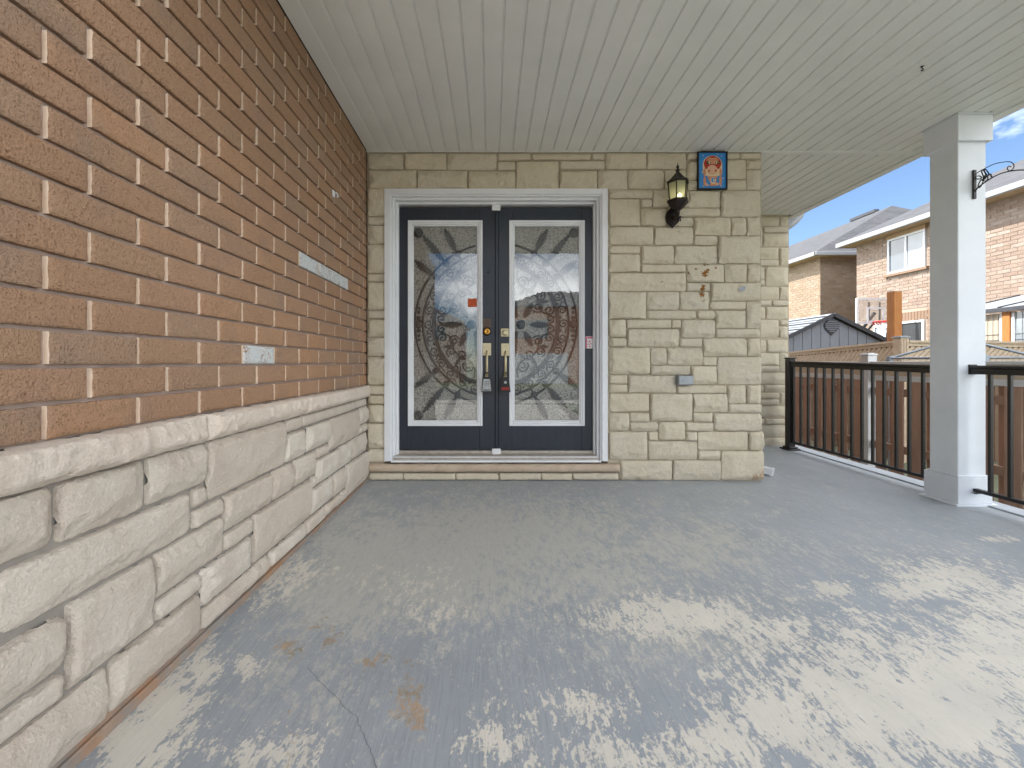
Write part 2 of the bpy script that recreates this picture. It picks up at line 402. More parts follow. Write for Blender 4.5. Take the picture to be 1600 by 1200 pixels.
M_siding = simple('house_brown_brick', srgb(150, 122, 102), srgb(134, 108, 90), 6, .9, .3, 30, .01)

# ---------------------------------------------------------------- ground, drive, road
GZ = -0.62
g = MB(); g.box(-160, 160, -160, 200, GZ - .4, GZ)
o = obj('ground', g, M_grass); o['kind'] = 'structure'; o['label'] = 'green lawn ground around the houses'
g = MB(); g.box(-7.2, -1.3, -9.0, -.75, GZ - .02, GZ + .03); o = obj('driveway', g, M_concrete); o['kind'] = 'structure'
g = MB(); g.box(-1.29, 2.6, -9.0, -.48, GZ - .02, GZ + .034); o = obj('front_path', g, M_concrete); o['kind'] = 'structure'
g = MB(); g.box(-120, 120, -10.6, -9.15, GZ - .02, GZ + .05); o = obj('pavement', g, M_concrete); o['kind'] = 'structure'
g = MB(); g.box(-120, 120, -19.5, -10.75, GZ - .02, GZ + .012); o = obj('road', g, M_asphalt); o['kind'] = 'structure'

# ---------------------------------------------------------------- porch floor
def floor_z(x, y): return .010 * (y - 3.62) - .011 * max(0., min(2.1, x - 1.5))
# (pixel x, pixel y, radius x, radius y, weight): where the coat is gone, thin, stained
BARE = [(255, 1085, 60, 90, .8), (215, 1165, 60, 50, .9), (320, 1040, 25, 50, .75), (350, 935, 26, 30, .6), (400, 905, 60, 45, .6), (460, 890, 60, 25, .6), (385, 1040, 22, 18, .7), (455, 1155, 60, 22, .5),
        (420, 1180, 90, 34, .65), (1420, 1100, 240, 115, .84), (1560, 1010, 130, 75, .74), (1350, 1000, 80, 55, .64), (1480, 905, 95, 32, .78), (1570, 940, 70, 40, .70),
        (1300, 920, 40, 14, .65), (1420, 920, 50, 22, .7), (1220, 1120, 110, 70, .65), (1120, 1160, 120, 50, .7), (920, 1110, 120, 36, .55), (790, 1165, 70, 40, .62), (1060, 965, 140, 34, .75), (1180, 985, 110, 40, .6),
        (1010, 945, 70, 20, .6), (1170, 1060, 90, 40, .55), (880, 1090, 70, 30, .5), (1000, 1180, 200, 40, .6), (1560, 842, 36, 6, .6), (1230, 1010, 60, 40, .5), (660, 955, 70, 24, .5), (640, 915, 90, 30, .42)]
THIN = [(640, 890, 190, 70, 1), (780, 840, 180, 50, .9), (560, 930, 120, 50, .9), (1080, 860, 110, 40, .7), (900, 900, 160, 60, .7), (1080, 980, 160, 50, .7), (430, 905, 70, 50, .5), (500, 1060, 90, 60, .35), (1320, 870, 160, 30, .35)]
STAIN = [(495, 975, 38, 16, .8), (520, 1000, 26, 18, .85), (585, 1030, 40, 20, .75), (635, 1040, 26, 14, .9), (640, 1085, 34, 40, .9), (650, 1120, 22, 30, .9), (455, 1010, 30, 24, .8), (455, 1140, 10, 40, .8), (545, 1045, 30, 16, .6), (450, 1180, 18, 30, .7), (400, 1020, 14, 20, .6), (655, 1000, 22, 24, .55)]
def field(L, x, y):
    tot = 0.
    px, py = CX + F * x / y, CY + F * (H - floor_z(x, y)) / y
    for (a, b, rx, ry, w) in L:
        d = ((px - a) / rx) ** 2 + ((py - b) / ry) ** 2
        if d < 6: tot = max(tot, w * math.exp(-d * .55))
    return tot
nx, ny = 236, 232
xs = [-1.06 + (3.60 + 1.06) * i / nx for i in range(nx + 1)]
ys = [.42 + (5.20 - .42) * j / ny for j in range(ny + 1)]
v = [(x, y, floor_z(x, y)) for y in ys for x in xs]
f = [(j * (nx + 1) + i, j * (nx + 1) + i + 1, (j + 1) * (nx + 1) + i + 1, (j + 1) * (nx + 1) + i) for j in range(ny) for i in range(nx)]
n0 = len(v)
for (x, y) in ((-1.06, .42), (3.60, .42), (3.60, 5.2), (-1.06, 5.2)): v.append((x, y, GZ - .1))
a, b_, c_, d_ = 0, nx, (ny + 1) * (nx + 1) - 1, ny * (nx + 1)
f += [tuple(list(range(0, nx + 1))[::-1]) + (n0, n0 + 1), tuple(nx + j * (nx + 1) for j in range(ny, -1, -1)) + (n0 + 1, n0 + 2), tuple(j * (nx + 1) for j in range(ny + 1)) + (n0 + 3, n0)]
me = bpy.data.meshes.new('porch_floor'); me.from_pydata(v, [], f); me.materials.append(M_floor); me.update()
for nm, L in (('bare', BARE), ('thin', THIN), ('stain', STAIN)):
    at = me.attributes.new(nm, 'FLOAT', 'POINT')
    at.data.foreach_set('value', [field(L, x, max(y, .6)) for (x, y, z) in v])
floor = obj('porch_floor', me); floor['kind'] = 'structure'; floor['label'] = 'worn grey painted concrete porch floor'
e = MB(); e.box(3.47, 3.612, .42, 5.18, -.2, .0); 
e.v = [(x, y, (floor_z(3.5, y) + .012) if z > -.1 else z) for (x, y, z) in e.v]
obj('slab_edging', e, M_edge, floor)
cp = [(482, 1046), (505, 1072), (528, 1092), (540, 1108), (556, 1120), (562, 1138), (573, 1158), (580, 1176), (588, 1200), (600, 1240)]
ck = MB(); pts = []
for i in range(len(cp) - 1):
    for k in range(4):
        u = k / 4; x = cp[i][0] * (1 - u) + cp[i + 1][0] * u + random.uniform(-2, 2); y = cp[i][1] * (1 - u) + cp[i + 1][1] * u
        Y = F * (H + .026) / (y - CY); pts.append(Vector(((x - CX) * Y / F, Y, floor_z(0, Y) + .0012)))
for a, b in zip(pts, pts[1:]):
    w = random.uniform(.0006, .0016)
    ck.add([a + Vector((-w, 0, 0)), a + Vector((w, 0, 0)), b + Vector((w, 0, 0)), b + Vector((-w, 0, 0))], [(0, 1, 2, 3)])
obj('crack', ck, M_crack, floor)
for k in range(3):
    s_ = MB(); s_.box(-1.0, 3.3, .42 - .3 * (k + 1), .42 - .3 * k - .004, GZ - .1, -.06 - .17 * (k + 1), .012); o = obj('step', s_, M_concrete, floor)

# ---------------------------------------------------------------- rock-faced stones
def lines(L, step, e=(0, .0025, .006, .013, .022)):
    a = [q for q in e if q < L * .3]; n = max(1, round((L - 2 * a[-1]) / step))
    mid = [a[-1] + (L - 2 * a[-1]) * i / n for i in range(1, n)]
    return a + mid + [L - q for q in reversed(a)]
def stone_mesh(name, w, h, D, seed, mat, step=.016, rad=None, chips=True, amp=1.0):
    rnd = random.Random(seed); so = Vector((seed * 3.17 % 91, seed * 1.7 % 53, 0))
    rad = rad if rad is not None else rnd.uniform(.008, .030); rad = min(rad, h * .4, w * .4)
    cw = [rnd.uniform(.006, .016) for _ in range(4)]
    if chips and h > .06:
        for k in rnd.sample(range(4), rnd.choice((1, 1, 2))): cw[k] = rnd.uniform(.018, .05) * min(1, h / .12)
        if rnd.random() < .75: cw[1] = rnd.uniform(.022, .05) * min(1, h / .12)
    cut = [(rnd.uniform(0, 6.28), rnd.uniform(.3, .95)) for _ in range(2 if chips and h > .06 else 0)]
    us, vs = lines(w, step), lines(h, step)
    V = []
    for y in vs:
        for x in us:
            n_ = lambda k, s: noise.noise(Vector((x * s, y * s, k * 7.3)) + so)
            px, py = x - w / 2, y - h / 2
            qx, qy = abs(px) - (w / 2 - rad), abs(py) - (h / 2 - rad)
            sd = rad - (math.hypot(max(qx, 0), max(qy, 0)) + min(max(qx, qy), 0)) + .0035 * n_(9, 26) + .0016 * n_(9, 70)
            d = D
            for k, dist in enumerate((x, y, w - x, h - y)):
                ww = cw[k] * (1 + .55 * n_(k, 16) + .35 * n_(k + 4, 45))
                lip = .52 * D + .48 * D * max(0, dist) / max(ww, .003)
                if lip < D and cw[k] > .017: lip -= .0055
                d = min(d, lip)
            d = min(d, D * 1.3 * max(0, sd) / .0045)
            for (an, off) in cut:
                pl = (px * math.cos(an) / (w / 2) + py * math.sin(an) / (h / 2))
                d = min(d, max(.5 * D, D * (1.0 + (off - pl) * .85)))
            edge = max(0, min(1, sd / .012))
            d += edge * amp * (.0050 * (.35 - abs(n_(11, 13))) + .0034 * n_(14, 30) + .0026 * n_(12, 62) + .0014 * n_(13, 130)) * (1 if h > .06 else .45)
            if sd <= 0: d = 0
            V.append((x, y, max(d, 0.) - .006))
    nu = len(us)
    Fc = [(j * nu + i, j * nu + i + 1, (j + 1) * nu + i + 1, (j + 1) * nu + i) for j in range(len(vs) - 1) for i in range(nu - 1)]
    return V, Fc, w, h
def stone(name, parent, mat, seed, org, ux, uy, un, w, h, D, back=.05, **kw):
    V, Fc, w, h = stone_mesh(name, w, h, D, seed, mat, **kw)
    m = MB(); tv = lambda p: Vector(ux) * p[0] + Vector(uy) * p[1] + Vector(un) * p[2]
    m.add([tv(p) for p in V], Fc, True)
    for i_, q in enumerate(Fc):
        e1, e2 = Vector(V[q[1]]) - Vector(V[q[0]]), Vector(V[q[3]]) - Vector(V[q[0]]); nz_ = e1.cross(e2)
        if nz_.length < 1e-12 or nz_.normalized().z < .62: m.smooth[i_] = False
    k = len(m.v)
    rim = [tv((0, 0, -.006)), tv((w, 0, -.006)), tv((w, h, -.006)), tv((0, h, -.006))]
    bk = [tv((0, 0, -back)), tv((w, 0, -back)), tv((w, h, -back)), tv((0, h, -back))]
    m.add(rim + bk, [(0, 4, 5, 1), (1, 5, 6, 2), (2, 6, 7, 3), (3, 7, 4, 0), (7, 6, 5, 4)])
    return obj(name, m, mat, parent, loc=org)

FY = 3.62                                           # joint face of the front wall; stones stand proud of it
# --- front wall, right of the doors and above them (pixel boxes)
rects = []
def R1(L, ox, oy, s):
    for (x0, y0, x1, y1) in L: rects.append((ox + x0 / s, oy + y0 / s, ox + x1 / s, oy + y1 / s))
R1([(45, 60, 430, 205), (440, 60, 815, 205), (825, 58, 1330, 112), (1340, 58, 1515, 112), (828, 145, 1050, 310), (828, 320, 1050, 408), (1060, 122, 1392, 303), (1060, 315, 1392, 408),
    (1400, 124, 1515, 205), (1402, 218, 1515, 405), (262, 222, 600, 395), (610, 222, 818, 398), (80, 405, 490, 485), (500, 412, 838, 575), (845, 420, 1145, 575), (640, 585, 1145, 665), (1155, 415, 1512, 665),
    (80, 500, 370, 755), (380, 500, 490, 575), (385, 588, 630, 755), (640, 677, 880, 757), (895, 675, 1240, 845), (1250, 677, 1390, 842), (1402, 675, 1510, 845), (80, 770, 497, 935), (513, 770, 877, 935),
    (890, 855, 1112, 938), (1128, 855, 1512, 1115), (78, 950, 370, 1022)], 940, 230, 6.154)
R1([(388, -35, 695, 132), (705, -35, 1112, 132), (75, 45, 370, 212), (386, 145, 810, 218), (824, 145, 1180, 310), (1193, 142, 1397, 308), (1408, 142, 1512, 308), (75, 228, 810, 396), (822, 322, 1047, 396), (1058, 320, 1512, 488),
    (75, 407, 430, 662), (440, 407, 747, 577), (756, 407, 1034, 577), (1044, 500, 1388, 577), (1398, 500, 1512, 757), (443, 588, 912, 665), (920, 588, 1094, 665), (1100, 588, 1388, 754), (78, 675, 234, 840), (244, 675, 670, 754),
    (678, 675, 763, 754), (771, 675, 1090, 845), (1102, 765, 1512, 845), (75, 850, 240, 932), (252, 765, 747, 932), (756, 856, 970, 932), (979, 856, 1398, 1024), (1407, 856, 1512, 1024)], 940, 390, 6.154)
R1([(75, -35, 432, 197), (443, -32, 580, 115), (590, -32, 902, 115), (908, 48, 1030, 120), (1042, 48, 1414, 290), (443, 124, 795, 202), (805, 128, 1030, 290), (75, 210, 230, 283), (75, 290, 230, 362), (242, 212, 668, 363),
    (680, 300, 1118, 370), (1132, 300, 1292, 460), (1306, 300, 1414, 460), (75, 372, 422, 532), (436, 374, 810, 615), (822, 378, 1124, 537), (1132, 468, 1416, 545), (75, 545, 247, 702), (257, 545, 428, 624), (822, 545, 994, 624),
    (1006, 552, 1418, 705), (258, 632, 504, 707), (514, 628, 741, 788), (750, 632, 996, 707), (70, 716, 410, 962), (418, 716, 504, 790), (750, 716, 853, 792), (864, 716, 1303, 876), (1322, 716, 1436, 876), (424, 800, 853, 962),
    (868, 884, 1060, 962), (1070, 886, 1440, 1143), (162, 972, 630, 1143), (643, 970, 1062, 1143)], 940, 550, 5.715)
R1([(45, 42, 265, 139), (278, 42, 540, 139), (553, 42, 866, 142), (872, 42, 1085, 82), (1092, 42, 1470, 80), (1478, 42, 1558, 80), (872, 92, 985, 145), (992, 92, 1262, 268), (1272, 90, 1558, 140), (45, 150, 350, 262), (360, 150, 675, 266),
    (685, 155, 985, 268), (1272, 150, 1510, 268), (1518, 150, 1703, 268)], 565, 230, 4.1026)
R1([(48, 18, 184, 234), (48, 245, 184, 304), (48, 315, 184, 450), (48, 462, 184, 680), (48, 690, 184, 748), (48, 760, 184, 967), (48, 978, 184, 1037), (48, 1048, 184, 1180)], 565, 290, 5)
R1([(46, 83, 176, 220), (46, 232, 176, 437), (46, 448, 176, 510), (46, 520, 176, 582), (46, 590, 176, 718), (46, 730, 176, 912), (46, 925, 176, 1018)], 565, 510, 4.8)
for a, b in zip((577, 630, 712, 780, 846, 895), (629, 711, 779, 845, 894, 967)): rects.append((a, 739.6, b, 750))

sw = thing('stone_wall', 'tan rock-faced stone wall around the dark double doors, rust stained on the right', 'stone wall', (0.6, FY, 0))
m = MB()
m.box(-1.045, -.905, FY + .003, 3.86, -.05, 2.76); m.box(-.905, .965, FY + .003, 3.86, 2.43, 2.76); m.box(.965, 2.248, FY + .003, 3.86, -.05, 2.76); m.box(-.905, .965, FY + .008, 3.86, -.05, .09)
m.box(2.10, 2.248, 3.86, 5.14, -.05, 2.76)
obj('mortar', m, M_mortar_stone, sw)
SP = 3.604
for i, (x0, y0, x1, y1) in enumerate(rects):
    a, b = P(x0, y1, SP), P(x1, y0, SP)
    a.x -= .003; b.x += .003; a.z -= .003; b.z += .003
    w, h = b.x - a.x, b.z - a.z
    if x1 > 1180: w += .012
    small = h < .075
    stone('stone', sw, M_stone, 100 + i, (a.x, FY, a.z), (1, 0, 0), (0, 0, 1), (0, -1, 0), w, h, (.022 if small else .032) + random.uniform(0, .008), back=.03, chips=not small, step=.012)
sl = MB()
V, Fc, w, h = stone_mesh('s', 2.09, .066, .06, 5, None, step=.03, rad=.006, chips=False)
stone('door_sill', sw, M_sill, 5, (-1.028, FY - .012, .074), (1, 0, 0), (0, 0, 1), (0, -1, 0), 2.09, .066, .045, back=.10, chips=False, step=.03, rad=.006)

# --- rear wall by the railing
RY = 5.15
rw = thing('stone_wall', 'narrow set-back tan stone wall beside the black railing post', 'stone wall', (3.2, RY, 0))
m = MB(); m.box(2.26, 3.525, RY, RY + .2, -.1, 2.76); obj('mortar', m, M_mortar_stone, rw)
rects = []
R1([(40, 56, 240, 145), (248, 56, 328, 145), (82, 155, 328, 212), (40, 155, 74, 347), (84, 222, 328, 347), (40, 358, 236, 473), (244, 358, 330, 540), (40, 482, 236, 540), (106, 552, 332, 737), (40, 552, 98, 672), (40, 680, 98, 737), (40, 748, 239, 870),
    (247, 748, 332, 870), (40, 880, 163, 936), (170, 880, 330, 936), (108, 945, 330, 1064), (40, 945, 100, 1064), (40, 1074, 234, 1245), (242, 1074, 328, 1128), (242, 1138, 328, 1250)], 1180, 330, 6.316)
R1([(50, 128, 107, 240), (116, 128, 312, 242), (50, 253, 229, 364), (237, 253, 312, 425), (50, 372, 229, 428), (62, 438, 312, 541), (50, 550, 84, 614), (90, 550, 312, 614), (50, 623, 233, 677), (240, 623, 312, 738), (50, 685, 233, 738), (50, 748, 312, 858),
    (50, 868, 90, 918), (96, 868, 312, 918), (50, 928, 312, 1036), (50, 1045, 312, 1125)], 1180, 510, 6)
for i, (x0, y0, x1, y1) in enumerate(rects):
    a, b = P(x0, y1, RY - .014), P(x1, y0, RY - .014)
    if x0 < 1191: a.x -= .12
    stone('stone', rw, M_stone, 500 + i, (a.x, RY, a.z), (1, 0, 0), (0, 0, 1), (0, -1, 0), b.x - a.x, b.z - a.z, .026, back=.03, chips=(b.z - a.z) > .07, step=.02)

# --- left wall: stone base, cap and brick
LX = -1.048
bw = thing('stone_base_wall', 'pale chunky stone base wall with a projecting cap, under the brick', 'stone wall', (-1.1, 2, 0))
m = MB(); m.box(-1.05, -1.036, -.60, 3.60, -.25, .006, .004); m.box(-1.17, LX, -.60, 3.618, -.25, .70); obj('mortar', m, M_mortar_base, bw)
lst = []
def LW(L, ox, oy, s):
    for (xl, xr, (tx, ty), (bx, by)) in L:
        un = lambda x, y: (F * 1.03 / (CX - (ox + x / s)), y)
        Y0, Y1 = F * 1.03 / (CX - (ox + xl / s)), F * 1.03 / (CX - (ox + xr / s))
        Yt, Yb = F * 1.03 / (CX - (ox + tx / s)), F * 1.03 / (CX - (ox + bx / s))
        lst.append((Y0, Y1, H - (oy + by / s - CY) * Yb / F, H - (oy + ty / s - CY) * Yt / F))
LW([(-1200, 237, (237, 25), (0, 345)), (262, 628, (270, 15), (265, 235)), (8, 822, (822, 35), (90, 597)), (305, 662, (650, 320), (310, 845)), (-1400, 275, (260, 550), (0, 955)), (-1400, 297, (290, 795), (0, 1110)),
    (-700, 478, (440, 800), (250, 1190)), (466, 855, (850, 472), (490, 950)), (680, 864, (862, 370), (740, 520))], 0, 760, 2.727)
LW([(128, 458, (450, 240), (150, 542)), (476, 926, (920, 85), (490, 525)), (390, 466, (466, 445), (392, 567)), (390, 570, (570, 520), (395, 690)), (175, 562, (555, 640), (185, 1087)), (575, 850, (845, 380), (590, 700)), (578, 738, (735, 640), (585, 815)),
    (445, 735, (730, 755), (450, 1127)), (440, 832, (830, 872), (600, 1110))], 200, 640, 3.75)
LW([(220, 334, (330, 245), (222, 352)), (338, 685, (685, 140), (340, 312)), (690, 797, (790, 103), (692, 182)), (220, 372, (365, 322), (225, 570)), (376, 537, (530, 262), (385, 487)), (540, 746, (745, 185), (535, 477)), (752, 814, (810, 155), (750, 298)),
    (752, 810, (805, 282), (755, 355)), (447, 525, (522, 430), (450, 545)), (447, 605, (600, 475), (448, 720)), (609, 692, (685, 420), (610, 612)), (697, 803, (798, 350), (700, 537)), (120, 285, (265, 570), (130, 845)), (272, 441, (440, 480), (290, 730)),
    (402, 439, (435, 660), (405, 757)), (-6, 402, (395, 700), (0, 1280)), (409, 562, (555, 670), (412, 922)), (567, 654, (648, 605), (570, 802)), (659, 834, (815, 480), (665, 787)), (108, 359, (358, 1012), (300, 1120)), (364, 503, (500, 897), (460, 1000)), (507, 616, (615, 802), (590, 880)), (620, 656, (655, 768), (640, 825))], 400, 600, 4.615)
def relax(q, J, lo, hi, passes=2):                  # bring neighbouring stones to one joint width
    q = [list(r) for r in q]
    for _ in range(passes):
        for (i0, i1, a0, a1) in ((0, 1, 2, 3), (2, 3, 0, 1)):
            tgt = {}
            for A in range(len(q)):
                for B_ in range(len(q)):
                    a, b = q[A], q[B_]
                    ov = min(a[a1], b[a1]) - max(a[a0], b[a0]); gap = b[i0] - a[i1]
                    if A != B_ and ov > .3 * min(a[a1] - a[a0], b[a1] - b[a0]) and ov > .012 and lo < gap < hi:
                        m_ = (a[i1] + b[i0]) / 2; tgt.setdefault((A, i1), []).append(m_ - J / 2); tgt.setdefault((B_, i0), []).append(m_ + J / 2)
            for (A, k), v_ in tgt.items(): q[A][k] = sum(v_) / len(v_)
    return [tuple(r) for r in q]
lst = [(a, b, (z if z > .085 else min(z, .022)), (zz if zz < .63 else .697)) for a, b, z, zz in lst]
lst = relax(lst, .009, -.05, .055, 3)
for i, (Y0, Y1, z0, z1) in enumerate(lst):
    z0 = max(z0, -.055); z1 = min(z1, .692); Y1 = min(Y1, 3.60)
    if z1 - z0 < .02: continue
    h = z1 - z0
    stone('stone', bw, M_stone_pale, 900 + i, (LX, Y0, z0), (0, 1, 0), (0, 0, 1), (1, 0, 0), Y1 - Y0, h, .034 if h > .07 else .026, back=.03, chips=h > .07, step=.010 if Y0 < 2.0 else .014, amp=.5)
for i, (Y0, Y1) in enumerate(((-.6, -.07), (-.06, .74), (.747, 1.556), (1.562, 2.366), (2.372, 3.598))):
    o = stone('cap_stone', bw, M_cap, 40 + i, (-1.045, Y0, .697), (0, 1, 0), (0, 0, 1), (1, 0, 0), Y1 - Y0, .098, .055, back=.10, chips=True, step=.011, rad=.004, amp=1.5)

bk = thing('brick_wall', 'orange-brown brick wall on the left with a few white painted bricks', 'brick wall', (-1.1, 2, .8))
m = MB(); m.box(-1.17, -1.0625, -.60, 3.618, .70, 2.76); obj('mortar', m, M_mortar, bk)
def brick_mesh(seed, L=.2535, h=.0775, D=.017):
    rnd = random.Random(seed); so = Vector((seed * 5.1, seed * 2.3, 0))
    us = lines(L, .02, (0, .003, .008)); vs = lines(h, .014, (0, .003, .008)); V = []
    for z in vs:
        for y in us:
            e = min(y, L - y, z, h - z)
            nn = noise.noise(Vector((y * 40, z * 40, 0)) + so); n2 = noise.noise(Vector((y * 120, z * 120, 3)) + so)
            d = D + .0016 * nn + .0013 * n2
            if e < .001: d = D - .0035 + .002 * n2
            elif e < .005: d = D - .0010 + .0012 * n2 - max(0, nn - .25) * .006
            V.append((d, y + .0012 * n2 * (0 if .004 < y < L - .004 else 1), z + (.0018 * nn if z < .001 or z > h - .001 else 0)))
    nu = len(us)
    m = MB(); m.add(V, [(j * nu + i, j * nu + i + 1, (j + 1) * nu + i + 1, (j + 1) * nu + i) for j in range(len(vs) - 1) for i in range(nu - 1)], True)
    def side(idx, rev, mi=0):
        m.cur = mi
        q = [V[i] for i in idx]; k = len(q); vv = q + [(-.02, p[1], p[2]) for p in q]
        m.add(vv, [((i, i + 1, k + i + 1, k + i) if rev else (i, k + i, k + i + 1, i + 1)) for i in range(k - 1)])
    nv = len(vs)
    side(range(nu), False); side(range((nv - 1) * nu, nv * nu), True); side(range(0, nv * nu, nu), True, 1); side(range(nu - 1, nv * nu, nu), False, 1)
    return m
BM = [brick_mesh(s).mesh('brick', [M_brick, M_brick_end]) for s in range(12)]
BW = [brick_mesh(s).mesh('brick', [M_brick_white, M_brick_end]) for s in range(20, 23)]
white_at = [(8, 2.58), (8, 2.84), (8, 3.10), (2, 1.93)]
for c in range(22):
    z = .800 + c * .0888
    ph = .222 if c % 2 == 0 else .222 + .112
    y = ph - .267 * 3
    while y < 3.60:
        y1 = y + .2535
        if y1 > 3.61 or y < .35 or z + .079 > 2.75:
            cut_me = None
            if y >= .35 and y < 3.58:
                L = min(y1, 3.612) - y; hh = min(.079, 2.752 - z)
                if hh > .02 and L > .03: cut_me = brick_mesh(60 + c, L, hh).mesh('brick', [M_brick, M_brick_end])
            if cut_me: obj('brick', cut_me, None, bk, loc=(-1.063, y, z))
        else:
            wh = any(c == wc and abs(y + .128 - wy) < .125 for wc, wy in white_at)
            o = obj('brick', random.choice(BW if wh else BM), None, bk, loc=(-1.063 + random.uniform(-.0012, .0012), y + random.uniform(-.002, .002), z + random.uniform(-.001, .001)))
            if wh: o['label'] = 'brick with a white paint patch'
        y += .267

# ---------------------------------------------------------------- ceiling, roof, house behind
CZ = 2.74
ce = thing('porch_ceiling', 'ivory ribbed soffit ceiling over the porch', 'ceiling', (1.2, 2, CZ), kind='structure')
m = MB(); m.box(-1.16, 3.60, .50, 5.30, CZ + .012, CZ + .03); obj('backing', m, M_soffit_back, ce)
pit = .1108; x = -.937 - pit * 2
def plank(x0, x1, y0, y1):
    m = MB(); g_ = .0065; dz = .0118
    prof = [(x0 + .0022, CZ + dz), (x0 + g_, CZ), (x0 + (x1 - x0) * .5, CZ - .0006), (x1 - g_ * 1.6, CZ), (x1 - g_ * .6, CZ + dz * .7), (x1 - .0022, CZ + dz)]
    v = [(a, y0, z) for a, z in prof] + [(a, y1, z) for a, z in prof]; n = len(prof)
    m.add(v, [(i, n + i, n + i + 1, i + 1) for i in range(n - 1)]); 
    m.add([(x0, y0, CZ + .011), (x1, y0, CZ + .011), (x1, y1, CZ + .011), (x0, y1, CZ + .011)], [(0, 1, 2, 3)])
    return m
while x < 3.57:
    x0, x1 = max(x, -1.046), min(x + pit, 3.575)
    if x1 - x0 > .015:
        obj('plank', plank(x0, x1, .52, 3.620), M_soffit, ce, fix=False)
        if x1 > 2.28: obj('plank', plank(x0, x1, 3.672, 5.14 if x0 < 3.52 else 5.28), M_soffit, ce)
    x += pit
m = MB(); m.box(-1.046, 3.575, 3.6235, 3.668, CZ - .003, CZ + .010, .003); obj('joint_trim', m, M_soffit, ce)
m = MB(); m.box(-1.046, 3.575, 3.600, 3.618, CZ - .004, CZ + .010, .002); m.box(2.26, 3.575, 5.122, 5.138, CZ - .004, CZ + .010, .002); obj('wall_trim', m, M_soffit, ce)
m = MB(); m.box(3.576, 3.640, .50, 5.32, CZ - .010, CZ + .012, .004); m.box(-1.046, 3.575, .48, .519, CZ - .010, CZ + .012, .004); obj('edge_trim', m, M_soffit, ce)
m = MB(); m.box(3.60, 3.61, 2.2, 2.5, CZ - .0115, CZ - .010); 
pr = thing('porch_roof', 'white fascia and grey shingle roof edge above the porch', 'roof', (1.2, 2, 2.8), kind='structure')
m = MB(); m.box(3.642, 3.662, .46, 5.34, CZ - .004, 2.93); m.box(-1.10, 3.642, .44, .462, CZ - .004, 2.93); obj('fascia', m, M_white, pr)
m = MB(); m.prism([(3.75, .36, 2.94), (3.75, 5.4, 2.94), (-1.1, 5.4, 4.3), (-1.1, .36, 4.3)], (0, 0, .05)); m.box(-1.15, 3.63, .48, 5.3, 2.775, 2.80); obj('shingles', m, M_shingle, pr)
m = MB(); m.box(3.664, 3.76, .44, 5.34, 2.825, 2.93, .01); obj('gutter', m, M_gutter, pr)
hb = thing('house', 'brown brick house body behind and beside the porch', 'house', (-4, 6, GZ), kind='structure')
m = MB(); m.box(-8.2, -1.18, -.62, 12, GZ, 6.0); m.box(-1.18, 2.05, 3.90, 12, GZ, 6.0); m.box(2.05, 3.50, 5.37, 12, GZ, 6.0); obj('wall', m, M_siding, hb)
m = MB(); m.prism([(-8.6, -1, 6.0), (3.9, -1, 6.0), (-2, 5.5, 8.4)], (0, .01, 0)); m.add([(-8.6, -1, 6), (3.9, -1, 6), (3.9, 12.4, 6), (-8.6, 12.4, 6), (-2.2, 5.6, 8.6)], [(0, 1, 4), (1, 2, 4), (2, 3, 4), (3, 0, 4), (3, 2, 1, 0)])
obj('roof', m, M_shingle, hb)

# ---------------------------------------------------------------- doors
DY = 3.70
df = thing('door_frame', 'white moulded frame and threshold around the double doors', 'door frame', (0.04, 3.6, .15))
X0, X1, ZT, ZB = -.893, .957, 2.424, .165
def ring(m, w0, w1, y0, y1, b=.0015):               # three-sided moulding: from w0 to w1 inside the outer edge
    m.box(X0 + w0, X0 + w1, y0, y1, ZB, ZT - w0, b); m.box(X1 - w1, X1 - w0, y0, y1, ZB, ZT - w0, b)
    m.box(X0 + w1 + .0005, X1 - w1 - .0005, y0, y1, ZT - w1, ZT - w0, b)
for nm, w0, w1, y0 in (('brickmould', 0, .046, 3.586), ('inner_moulding', .046, .060, 3.598), ('jamb', .060, .082, 3.626), ('door_stop', .082, .100, 3.668)):
    m = MB(); ring(m, w0, w1, y0, 3.80); obj(nm, m, M_white, df)
m = MB(); m.box(X0 + .07, X1 - .07, 3.61, 3.80, .150, .205, .004); obj('threshold', m, M_alu, df)
m = MB(); m.box(X0 + .05, X1 - .05, 3.596, 3.61, .152, .170, .003); m.box(X0 + .075, X1 - .075, 3.600, 3.612, .192, .2, .002); obj('threshold_lip', m, M_white, df)
m = MB(); m.box(X0 + .09, X1 - .09, 3.69, 3.80, .2055, .232, .003); obj('door_sweep', m, M_alu, df)

